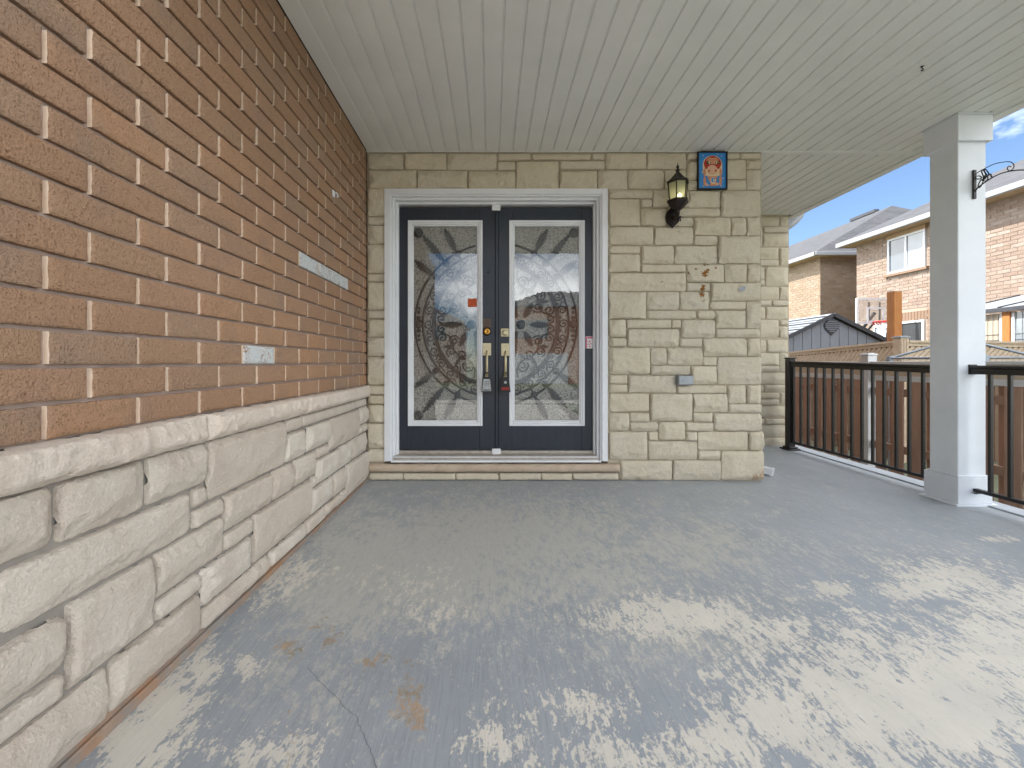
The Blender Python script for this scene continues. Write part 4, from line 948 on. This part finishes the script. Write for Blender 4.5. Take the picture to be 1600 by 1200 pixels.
def railing(label, ys, y0, y1, zt0, zt1, zb, post=None, brackets=()):
    o = thing('railing', label, 'railing', (KX, (y0 + y1) / 2, 0), 'black porch railings')
    zat = lambda y: zt0 + (zt1 - zt0) * (y - y0) / (y1 - y0)
    m = MB()
    for (w, za, zb_) in ((.052, -.020, 0), (.044, -.062, -.0205)):
        v = [];
        for y in (y0, y1):
            z = zat(y); b = .005
            v += [(KX - w / 2, y, z + za), (KX + w / 2, y, z + za), (KX + w / 2, y, z + zb_ - b), (KX + w / 2 - b, y, z + zb_), (KX - w / 2 + b, y, z + zb_), (KX - w / 2, y, z + zb_ - b)]
        m.add(v, [(0, 1, 2, 3, 4, 5), (11, 10, 9, 8, 7, 6)] + [(i, 6 + i, 6 + (i + 1) % 6, (i + 1) % 6) for i in range(6)])
    obj('top_rail', m, M_black, o, fix=True)
    m = MB(); m.box(KX - .018, KX + .018, y0, y1, zb - .024, zb, .003); obj('bottom_rail', m, M_black, o)
    for y in ys:
        m = MB(); m.box(KX - .0105, KX + .0105, y - .0105, y + .0105, zb - .002, zat(y) - .060, .002); obj('baluster', m, M_black, o)
    if post:
        z0 = floor_z(KX, post)
        m = MB(); m.box(KX - .036, KX + .036, post - .036, post + .036, z0 + .03, 1.025, .004); obj('post', m, M_black, o)
        m = MB(); m.box(KX - .042, KX + .042, post - .042, post + .042, 1.0255, 1.042, .004); obj('post_cap', m, M_black, o)
        m = MB(); m.box(KX - .075, KX + .075, post - .075, post + .075, z0, z0 + .018, .006); m.box(KX - .056, KX + .056, post - .056, post + .056, z0 + .0185, z0 + .036, .008); obj('post_base', m, M_black, o)
    for (y, d) in brackets:
        for zz, hh in ((zat(y) - .022, .032), (zb - .012, .022)):
            m = MB(); m.box(KX - .030, KX + .030, y - .003, y + .003, zz - hh * 1.3, zz + hh * .9, .002); m.box(KX - .028, KX + .028, y + d * .0035, y + d * .045, zz - hh * .95, zz - hh * .8, .001); obj('rail_bracket', m, M_black, o)
railing('black metal railing between the stone wall and the column', [4.887 - .1130 * i for i in range(14)], 4.90, 3.272, 1.000, .962, .098, post=4.945, brackets=((3.275, 1),))
railing('black metal railing running from the column towards the viewer', [2.956 - .1135 * i for i in range(18)], 3.066, .75, .962, .955, .098, brackets=((3.066, -1),))
dn = thing('downspout', 'white ribbed downspout elbow under the eave beside the rear stone wall', 'downspout', (3.62, 5.42, -.5))
path = smooth([P(1254, 322, 5.42), P(1251, 333, 5.42), P(1245, 342, 5.42), P(1236, 350, 5.42), P(1226, 358, 5.42), P(1222, 372, 5.42), P(1222, 420, 5.42)], 8)
m = MB(); m.tube(path, [.042 + (.0035 if i % 2 else 0) for i in range(len(path))], 12); obj('elbow', m, M_gutter, dn)
m = MB(); a = path[-1]; m.box(a.x - .04, a.x + .04, 5.38, 5.45, GZ, a.z + .02, .006); obj('pipe', m, M_gutter, dn)
wb = thing('plastic_elbow', 'small white plastic outlet lying on the floor at the stone corner', 'pipe outlet', (2.42, 3.84, -.01))
m = MB(); bz0 = floor_z(2.4, 3.8)
m.bar((2.315, 3.93, bz0 + .060), (2.455, 3.80, bz0 + .032), .062, .055); obj('outlet', m, M_white, wb)
m = MB(); m.bar((2.447, 3.807, bz0 + .034), (2.462, 3.793, bz0 + .031), .070, .062); obj('outlet_rim', m, M_white, wb)

# ---------------------------------------------------------------- brown board fence by the porch
FX = 4.90
pf = thing('plank_fence', 'brown board fence with white rails and posts behind the railing', 'fence', (FX, 5, GZ))
posts = [.80, 3.22, 5.64, 8.06, 10.48]
for y in posts[1:]:
    m = MB(); m.box(FX - .06, FX + .06, y - .06, y + .06, GZ - .1, 1.075, .004); obj('post', m, M_fence_white, pf)
    m = MB(); m.box(FX - .068, FX + .068, y - .068, y + .068, 1.0755, 1.098, .006); m.box(FX - .045, FX + .045, y - .045, y + .045, 1.0985, 1.108, .006); obj('post_cap', m, M_fence_white, pf)
for y0, y1 in zip(posts[1:], posts[2:]):
    a, b = y0 + .061, y1 - .061
    m = MB(); m.box(FX - .045, FX + .045, a, b, .962, .998, .004); obj('top_rail', m, M_fence_white, pf)
    m = MB(); m.box(FX - .020, FX + .020, a, b, .822, .9615, .002); obj('top_board', m, M_fence_beige, pf)
    m = MB(); m.box(FX - .042, FX + .042, a, b, .758, .8215, .004); obj('mid_rail', m, M_fence_white, pf)
    for z in (.62, -.06, -.52):
        m = MB(); m.box(FX - .020, FX + .020, a, b, z - .045, z + .045, .003); obj('rail', m, M_fence_brown, pf)
    n = 10; pit = (b - a) / n
    for k in range(n):
        y = a + pit * k + random.uniform(-.003, .003)
        m = MB(); m.box(FX - .040, FX - .0205, y + .010, y + .010 + .138, GZ + .02, .757, .002); obj('board', m, M_fence_brown, pf)
        if k < n - 1:
            m = MB(); m.box(FX + .0205, FX + .040, y + .150, y + .150 + .095, GZ + .02, .757, .002); obj('board', m, M_fence_brown, pf)

# lattice fence beyond
lf = thing('lattice_fence', 'tan wooden fence with diagonal slats, in front of the grey shed', 'fence', (6.6, 8, GZ))
def lattice(a, b, za, zb, n):
    a, b = Vector(a), Vector(b); L = (b - a).length; d = (b - a).normalized(); top = lambda u: za + (zb - za) * u
    pt = lambda u, z: Vector((a.x + d.x * L * u, a.y + d.y * L * u, z))
    nn = Vector((-d.y, d.x, 0))
    m = MB(); m.bar(pt(0, za), pt(1, zb), .085, .035); obj('top_cap', m, M_lattice, lf)
    m = MB(); m.bar(pt(0, za - .046), pt(1, zb - .046), .035, .055); obj('top_rail', m, M_lattice, lf)
    m = MB(); m.bar(pt(0, za - .50), pt(1, zb - .50), .035, .06); obj('lower_rail', m, M_lattice, lf)
    hh = .40; run = hh * .95 / L
    for k in range(-int(n * run) - 1, n + 1):
        u0, u1 = k / n, k / n + run; z0, z1 = -.47, -.075
        p0, p1 = max(u0, .004), min(u1, .996)
        if p1 - p0 < .01: continue
        q0, q1 = (p0 - u0) / run, (p1 - u0) / run
        m = MB(); m.bar(pt(p0, top(p0) + z0 + (z1 - z0) * q0), pt(p1, top(p1) + z0 + (z1 - z0) * q1), .058, .012, up=tuple(nn)); obj('slat', m, M_lattice, lf)
    m = MB(); m.bar(pt(0, (za - .28)) + nn * .02, pt(1, (zb - .28)) + nn * .02, .010, .44); obj('backing_board', m, M_lattice_dark, lf)
    nb = max(2, int(L / .15))
    for k in range(nb):
        p0, p1 = pt(k / nb, 0), pt((k + .94) / nb, 0); zt_ = top(k / nb) - .54
        m = MB(); m.bar(Vector((p0.x, p0.y, (GZ + zt_) / 2)), Vector((p1.x, p1.y, (GZ + zt_) / 2)), .02, zt_ - GZ); obj('board', m, M_lattice_dark, lf)
def lpost(x, y, z):
    m = MB(); m.box(x - .07, x + .07, y - .07, y + .07, GZ, z, .004)
    for k in (-1, 0, 1): m.box(x - .062 + (k + 1) * .045, x - .032 + (k + 1) * .045, y - .078, y - .0705, GZ, z - .01, .002)
    obj('post', m, M_lattice, lf)
    m = MB(); m.box(x - .085, x + .085, y - .085, y + .085, z + .0005, z + .02, .004); m.box(x - .06, x + .06, y - .06, y + .06, z + .0205, z + .032, .004); obj('post_cap', m, M_grey_metal, lf)
lattice((6.6, 9.9), (6.6, 7.09), 1.19, 1.325, 30); lattice((6.71, 7.0), (9.2, 7.0), 1.325, 1.30, 27); lpost(6.6, 7.0, 1.38); lpost(6.6, 9.98, 1.24); lpost(9.3, 7.0, 1.35)

cf = thing('canopy_frame', 'grey tube roof frame of a garden canopy behind the board fence', 'canopy frame', (6.2, 5.74, GZ))
cs = [(5.60, 6.10), (6.56, 6.34), (6.80, 5.38), (5.84, 5.14)]; pk = Vector((6.2, 5.74, 1.30)); ez = 1.045
for i, (x, y) in enumerate(cs):
    m = MB(); m.tube([(x, y, ez), pk], .016, 8); obj('rafter', m, M_pipe, cf)
    x2, y2 = cs[(i + 1) % 4]; m = MB(); m.tube([(x, y, ez), (x2, y2, ez)], .016, 8); m.tube([(x, y, ez - .055), (x2, y2, ez - .055)], .010, 8); obj('eave_tube', m, M_pipe, cf)
    m = MB(); m.tube([(x, y, GZ), (x, y, ez + .01)], .02, 8); m.box(x - .03, x + .03, y - .03, y + .03, ez - .05, ez + .03, .004); obj('leg', m, M_pipe, cf)

tp_ = thing('timber_post', 'fresh orange timber post standing behind the lattice fence', 'post', (6.87, 7.4, GZ))
m = MB(); m.box(6.80, 6.94, 7.33, 7.47, GZ, 2.19, .006); obj('timber', m, M_timber, tp_)
m = MB(); m.prism([(6.802, 7.332, 2.1905), (6.938, 7.332, 2.1905), (6.938, 7.468, 2.1905), (6.802, 7.468, 2.1905)], (0, 0, .014)); obj('cut_end', m, M_lattice, tp_, fix=True)

# shed
SX, SY, SZ = 8.20, 10.5, 2.17
sh = thing('garden_shed', 'grey panelled garden shed with a gable vent behind the lattice fence', 'shed', (SX, SY, GZ))
hw, sl_ = 1.42, .49; ze = SZ - hw * sl_
m = MB(); m.prism([(SX - hw + .06, SY, GZ), (SX + hw - .06, SY, GZ), (SX + hw - .06, SY, ze - .05), (SX, SY, SZ - .08), (SX - hw + .06, SY, ze - .05)], (0, 2.6, 0)); obj('wall', m, M_shed_dark, sh, fix=True)
xx = SX - hw + .065; k = 0
while xx < SX + hw - .08:
    x1 = min(xx + .222, SX + hw - .065); zl = SZ - .085 - abs(xx - SX) * sl_; zr = SZ - .085 - abs(x1 - SX) * sl_
    pol = [(xx, SY - .02, GZ), (x1 - .012, SY - .02, GZ), (x1 - .012, SY - .02, zr)] + ([(SX, SY - .02, SZ - .085)] if xx < SX < x1 - .012 else []) + [(xx, SY - .02, zl)]
    m = MB(); m.prism(pol, (0, .018, 0)); obj('panel', m, M_shed, sh, fix=True); xx += .222
for s_ in (-1, 1):
    m = MB(); m.prism([(SX, SY - .10, SZ), (SX + s_ * hw, SY - .10, ze), (SX + s_ * hw, SY + 2.7, ze), (SX, SY + 2.7, SZ)], (0, 0, -.03)); obj('roof', m, M_shed_roof, sh, fix=True)
    m = MB(); m.bar((SX, SY - .115, SZ - .03), (SX + s_ * hw, SY - .115, ze - .03), .03, .085); obj('barge_board', m, M_shed_dark, sh)
    for k in range(1, 9):
        u = k / 9; m = MB(); m.bar((SX + s_ * hw * u, SY - .09, SZ - (SZ - ze) * u + .012), (SX + s_ * hw * u, SY + 2.68, SZ - (SZ - ze) * u + .012), .05, .02); obj('roof_rib', m, M_shed_dark if k % 2 else M_shed_roof, sh)
vc = P(1299, 511, SY - .03); m = MB(); oc = [(.19, .06), (.09, .17), (-.09, .17), (-.19, .06), (-.16, -.05), (0, -.20), (.16, -.05)]
m.prism([(vc.x + a, SY - .045, vc.z + b) for a, b in oc], (0, .022, 0)); vn = obj('vent', m, M_shed_dark, sh, fix=True)
for k in range(6):
    zz = vc.z + .135 - k * .048; w_ = .12 if k in (0, 4) else (.165 if k < 4 else .06)
    m = MB(); m.bar((vc.x - w_, SY - .055, zz), (vc.x + w_, SY - .055, zz), .018, .026, up=(0, -.5, 1)); ob = bpy.data.objects.new('louvre', m.mesh('louvre', M_shed)); COL.objects.link(ob); ob.parent = vn

# basketball hoop
BY = 12.0
bh = thing('basketball_hoop', 'clear basketball backboard with red rim and net beyond the shed', 'basketball hoop', (10.6, BY + .6, GZ))
a, b = P(1338, 506, BY), P(1402, 466, BY)
t = NT('clear_acrylic'); tr = t.new('ShaderNodeBsdfTransparent'); tr.inputs[0].default_value = (.88, .9, .92, 1); gl = t.new('ShaderNodeBsdfGlossy'); gl.inputs['Roughness'].default_value = .1
mx = t.new('ShaderNodeMixShader'); mx.inputs[0].default_value = .12; t.link(tr.outputs[0], mx.inputs[1]); t.link(gl.outputs[0], mx.inputs[2]); t.link(mx.outputs[0], t.out.inputs[0])
m = MB(); m.box(a.x + .03, b.x - .03, BY, BY + .01, a.z + .03, b.z - .03); obj('backboard', m, t.m, bh)
def rect_frame(x0, x1, z0, z1, w, y0, y1):
    m = MB(); m.box(x0, x0 + w, y0, y1, z0, z1); m.box(x1 - w, x1, y0, y1, z0, z1); m.box(x0 + w, x1 - w, y0, y1, z0, z0 + w); m.box(x0 + w, x1 - w, y0, y1, z1 - w, z1); return m
obj('frame', rect_frame(a.x, b.x, a.z, b.z, .045, BY - .02, BY + .03), M_white, bh)
rx = P(1368, 0, BY).x; obj('target_square', rect_frame(rx - .24, rx + .24, a.z + .04, a.z + .46, .045, BY - .012, BY - .002), M_white, bh)
rc_ = Vector((rx - .06, BY - .36, a.z + .03)); m = MB(); m.tube([(rc_.x + .225 * math.cos(k * math.pi / 10), rc_.y + .225 * math.sin(k * math.pi / 10), rc_.z) for k in range(20)], .016, 8, closed=True); m.box(rx - .10, rx + .05, BY - .15, BY - .022, a.z - .04, a.z + .06); obj('rim', m, M_red, bh)
m = MB()
for k in range(12):
    for d in (1, -1):
        pts = [(rc_.x + r * math.cos(R(30 * k + d * g_)), rc_.y + r * math.sin(R(30 * k + d * g_)), rc_.z - z) for r, g_, z in ((.225, 0, 0), (.19, 15, .1), (.15, 30, .2), (.12, 45, .33))]; m.tube(pts, .006, 4)
obj('net', m, M_paper, bh)
m = MB(); m.tube([(rx, BY + .03, a.z + .3), (rx + .1, BY + .55, a.z - .1), (rx + .1, BY + .6, GZ)], .045, 10); m.tube([(rx, BY + .03, a.z + .05), (rx + .1, BY + .58, a.z - .35)], .03, 8); obj('pole', m, M_shed_dark, bh)
m = MB(); m.box(rx - .17, rx - .13, BY + .031, BY + .05, a.z + .1, b.z - .1); m.box(rx + .13, rx + .17, BY + .031, BY + .05, a.z + .1, b.z - .1); obj('brace', m, M_shed_dark, bh)

# ---------------------------------------------------------------- neighbouring brick houses
def facade(org, ux, un, L, z0, z1, holes, mat, parent, name='brick_courses', seed=1):
    rnd = random.Random(seed); ux, un, org = Vector(ux), Vector(un), Vector(org); V, Fc, tint = [], [], []
    z, c = z0, 0
    while z < z1 - .03:
        zz1 = min(z + .079, z1); u = -(.1335 if c % 2 else 0.)
        while u < L:
            segs = [(max(u, 0), min(u + .257, L))]
            for (h0, h1, hz0, hz1) in holes:
                if zz1 > hz0 and z < hz1:
                    ns = []
                    for (s0, s1) in segs:
                        if s1 <= h0 or s0 >= h1: ns.append((s0, s1))
                        else:
                            if s0 < h0: ns.append((s0, h0))
                            if s1 > h1: ns.append((h1, s1))
                    segs = ns
            tv = rnd.random()
            for (s0, s1) in segs:
                if s1 - s0 < .02: continue
                k = len(V); d = .009 + rnd.uniform(-.002, .002)
                for (dd, e) in ((0, 0), (d, .002)):
                    for (uu, zz) in ((s0 + e, z + e), (s1 - e, z + e), (s1 - e, zz1 - e), (s0 + e, zz1 - e)):
                        V.append(org + ux * uu + un * dd + Vector((0, 0, zz)))
                Fc += [(k + 4, k + 5, k + 6, k + 7), (k, k + 1, k + 5, k + 4), (k + 1, k + 2, k + 6, k + 5), (k + 2, k + 3, k + 7, k + 6), (k + 3, k, k + 4, k + 7)]; tint += [tv] * 5
            u += .267
        z += .089; c += 1
    me = bpy.data.meshes.new(name); me.from_pydata(V, [], Fc); me.materials.append(mat); me.update()
    at = me.attributes.new('tint', 'FLOAT', 'FACE'); at.data.foreach_set('value', tint)
    fix_normals(me)
    o = obj(name, me, None, parent); o['kind'] = 'stuff'; return o
h2 = thing('brick_house', 'sunlit pinkish brick house with a two-pane window under its eave, behind the column', 'house', (16, 9, GZ))
WX = 11.70
m = MB(); m.box(WX, 21.3, 3.2, 13.9, GZ, 4.80); obj('wall', m, M_far_mortar, h2)
yw0, yw1, zw0, zw1 = 11.67, 12.78, H + 2.60, H + 3.62       # upper window
lw = (11.70, 12.40, H + .55, H + 1.17); pdoor = (12.50, 13.25, GZ + .1, H + 1.13)
uu = lambda y: 13.9 - y
facade((WX, 13.9, 0), (0, -1, 0), (-1, 0, 0), 9.5, GZ, 4.74, [(uu(yw1) - .03, uu(yw0) + .03, zw0 - .08, 5), (uu(lw[1]) - .04, uu(lw[0]) + .04, lw[2] - .04, lw[3] + .27), (uu(pdoor[1]) - .04, uu(pdoor[0]) + .04, -9, pdoor[3] + .04)], M_far_brick, h2)
def window(parent, x, y0, y1, z0, z1, split=True, sill=True, mats=(None, None), hd=0):
    fw = .055
    m = MB(); m.box(x - .05, x, y0, y0 + fw, z0, z1); m.box(x - .05, x, y1 - fw, y1, z0, z1); m.box(x - .05, x, y0 + fw, y1 - fw, z0, z0 + fw); m.box(x - .05, x, y0 + fw, y1 - fw, z1 - fw, z1)
    if split: ym = (y0 + y1) / 2; m.box(x - .045, x, ym - .03, ym + .03, z0 + fw, z1 - fw)
    w = obj('window', m, M_white, parent)
    def sub(nm, q, mt): ob = bpy.data.objects.new(nm, q.mesh(nm, mt)); COL.objects.link(ob); ob.parent = w
    if split:
        ym = (y0 + y1) / 2
        q = MB(); q.box(x - .02, x - .002, y0 + fw, ym - .03, z0 + fw, z1 - fw); sub('pane', q, mats[0])
        q = MB(); q.box(x - .02, x - .002, ym + .03, y1 - fw, z0 + fw, z1 - fw); sub('pane', q, mats[1])
    else:
        q = MB(); q.box(x - .02, x - .002, y0 + fw, y1 - fw, z0 + fw, z1 - fw); sub('pane', q, mats[0])
    if sill: q = MB(); q.box(x - .09, x, y0 - .08, y1 + .08, z0 - .075, z0 - .002); sub('sill', q, M_soldier)
window(h2, WX, yw0, yw1, zw0, zw1, True, True, (M_window_light, M_window))
m = MB(); m.box(WX - .06, WX, yw0 - .02, yw1 + .02, zw1 + .003, 4.73); obj('window_header', m, M_eave, h2)
window(h2, WX, lw[0], lw[1], lw[2], lw[3], False, False, (M_screen, None))
for k in range(int((lw[1] - lw[0] + .3) / .089)):
    y = lw[0] - .15 + k * .089; m = MB(); m.box(WX - .014, WX - .001, y, y + .080, lw[3] + .02, lw[3] + .255, .002); obj('soldier_brick', m, M_soldier, h2)
window(h2, WX, pdoor[0], pdoor[1], pdoor[2], pdoor[3], True, False, (M_screen, M_window_light))
EX, EZ = 11.30, H + 3.84
def hip(parent, pts_left, pts_end, name='roof'):
    m = MB(); m.prism(pts_left, (0, 0, .06)); m.prism(pts_end, (0, 0, .06)); return obj(name, m, M_shingle, parent, fix=True)
hip(h2, [(EX, 14.12, EZ), (16.3, 11.6, EZ + 2.5), (16.3, 3.0, EZ + 2.5), (EX, 3.0, EZ)], [(EX, 14.12, EZ), (21.6, 14.12, EZ), (16.3, 11.6, EZ + 2.5)])
m = MB(); m.box(EX - .10, EX - .002, 3.0, 14.14, EZ - .105, EZ + .03, .01); m.box(EX, 21.6, 14.14, 14.16, EZ - .10, EZ + .02); obj('gutter', m, M_gutter, h2)
m = MB(); m.box(EX, WX + .02, 3.0, 14.12, EZ - .085, EZ - .07); m.box(WX + .02, 21.5, 13.88, 14.12, EZ - .085, EZ - .07); obj('eave_soffit', m, M_eave, h2)

h3 = thing('brick_house', 'sandy brick house with a long grey hipped roof, farther left past the shed', 'house', (16, 20, GZ))
m = MB(); m.box(11.66, 21.5, 15.4, 30, GZ, 4.80); obj('wall', m, M_far_mortar, h3)
facade((11.66, 24.0, 0), (0, -1, 0), (-1, 0, 0), 8.6, GZ, 4.74, [], M_far_brick2, h3, seed=3)
facade((11.66, 15.4, 0), (1, 0, 0), (0, -1, 0), 3.4, GZ, 4.74, [], M_far_brick2, h3, seed=4)
hip(h3, [(11.30, 15.08, EZ), (16.6, 18.0, EZ + 2.63), (16.6, 31, EZ + 2.63), (11.30, 31, EZ)], [(11.30, 15.08, EZ), (21.9, 15.08, EZ), (16.6, 18.0, EZ + 2.63)])
m = MB(); m.box(11.20, 11.298, 15.0, 31, EZ - .105, EZ + .03, .01); m.box(11.20, 21.9, 14.98, 15.078, EZ - .105, EZ + .03, .01); obj('gutter', m, M_gutter, h3)
m = MB(); m.box(11.3, 11.68, 15.08, 31, EZ - .085, EZ - .07); m.box(11.68, 21.9, 15.08, 15.42, EZ - .085, EZ - .07); obj('eave_soffit', m, M_eave, h3)
m = MB(); m.box(16.5, 16.7, 18.7, 20.0, EZ + 2.68, EZ + 2.80); obj('ridge_vent', m, M_shed_dark, h3)
m = MB(); q = P(1412, 336, 17.6); m.prism([(q.x - .25, q.y - .1, q.z - .10), (q.x + .25, q.y - .1, q.z - .10), (q.x + .25, q.y - .1, q.z + .08), (q.x - .25, q.y - .1, q.z + .08)], (0, .5, .12)); obj('roof_vent', m, M_shed_dark, h3, fix=True)

# sunroom against the near house
sr = thing('sunroom', 'screened sunroom with timber posts and a grey lean-to roof', 'sunroom', (10.8, 8, GZ))
m = MB(); m.prism([(9.90, 5.6, H + 1.05), (9.90, 9.6, H + 1.05), (11.68, 9.6, H + 1.46), (11.68, 5.6, H + 1.46)], (0, 0, .03)); obj('roof', m, M_shed_roof, sr, fix=True)
for y in (5.6, 6.6, 7.6, 8.45, 9.6):
    m = MB(); m.bar((9.88, y, H + 1.075), (11.67, y, H + 1.49), .05, .04); obj('roof_bar', m, M_shed_dark, sr)
m = MB(); m.box(9.86, 9.91, 5.58, 9.62, H + .99, H + 1.07, .004); obj('eave_beam', m, M_shed_dark, sr)
for y in (5.65, 7.0, 8.38, 9.55):
    m = MB(); m.box(9.93, 10.06, y - .065, y + .065, GZ, H + .99, .005); obj('timber_post', m, M_timber, sr)
for i, (y0, y1) in enumerate(((5.72, 6.93), (7.07, 8.31), (8.45, 9.48))):
    m = MB(); m.box(9.98, 10.0, y0, y1, GZ + .4, H + .97); obj('screen', m, [M_window_light, M_window_light, M_fence_beige][i], sr)
    m = MB()
    for k in range(1, int((y1 - y0) / .09)): m.box(9.972, 9.979, y0 + k * .09, y0 + k * .09 + .008, GZ + .4, H + .97)
    for k in range(1, 17): m.box(9.964, 9.971, y0, y1, GZ + .4 + k * .11, GZ + .408 + k * .11)
    w_ = obj('screen_grid', m, M_grey_metal, sr); w_['kind'] = 'stuff'
    m = MB(); m.box(9.955, 9.995, y0, y0 + .05, GZ + .38, H + .975); m.box(9.955, 9.995, y1 - .05, y1, GZ + .38, H + .975); obj('screen_frame', m, M_white, sr)
m = MB(); m.box(9.96, 10.02, 5.72, 9.48, GZ, GZ + .38); obj('kick_board', m, M_lattice_dark, sr)

# house across the street (seen only as a reflection in the door glass)
def street_house(x0, x1, y, ze, zr, label, mat):
    h = thing('brick_house', label, 'house', ((x0 + x1) / 2, y - 4, GZ))
    m = MB(); m.box(x0, x1, y - 9, y, GZ, ze); obj('wall', m, mat, h)
    a, b, c, d = (x0 - .4, y + .4), (x1 + .4, y + .4), (x1 + .4, y - 9.4), (x0 - .4, y - 9.4); xm = (x0 + x1) / 2
    m = MB(); m.add([(*a, ze), (*b, ze), (*c, ze), (*d, ze), (xm - 1.5, y - 4.5, zr), (xm + 1.5, y - 4.5, zr)], [(0, 1, 5, 4), (1, 2, 5), (2, 3, 4, 5), (3, 0, 4), (0, 3, 2, 1)]); obj('roof', m, M_shingle, h, fix=True)
    for (u0, u1, z0, z1, mt) in ((.08, .34, 2.9, 4.3, M_window), (.62, .9, 2.9, 4.3, M_window), (.06, .5, GZ, 1.7, M_white), (.66, .8, GZ, 1.6, M_navy)):
        m = MB(); m.box(x0 + (x1 - x0) * u0, x0 + (x1 - x0) * u1, y + .002, y + .05, z0, min(z1, ze - .3)); obj('window' if z0 > 0 else 'door', m, mt, h)
M_street = simple('street_house_brick', srgb(186, 134, 102), srgb(168, 116, 86), 4, .9, .4, 30, .01)
street_house(1.1, 10.5, -26, 5.3, 7.2, 'orange brick house across the street, mirrored in the door glass', M_street)
street_house(-13.5, -2.6, -27, 4.2, 6.6, 'brown brick house across the street, left of the orange one', M_siding)
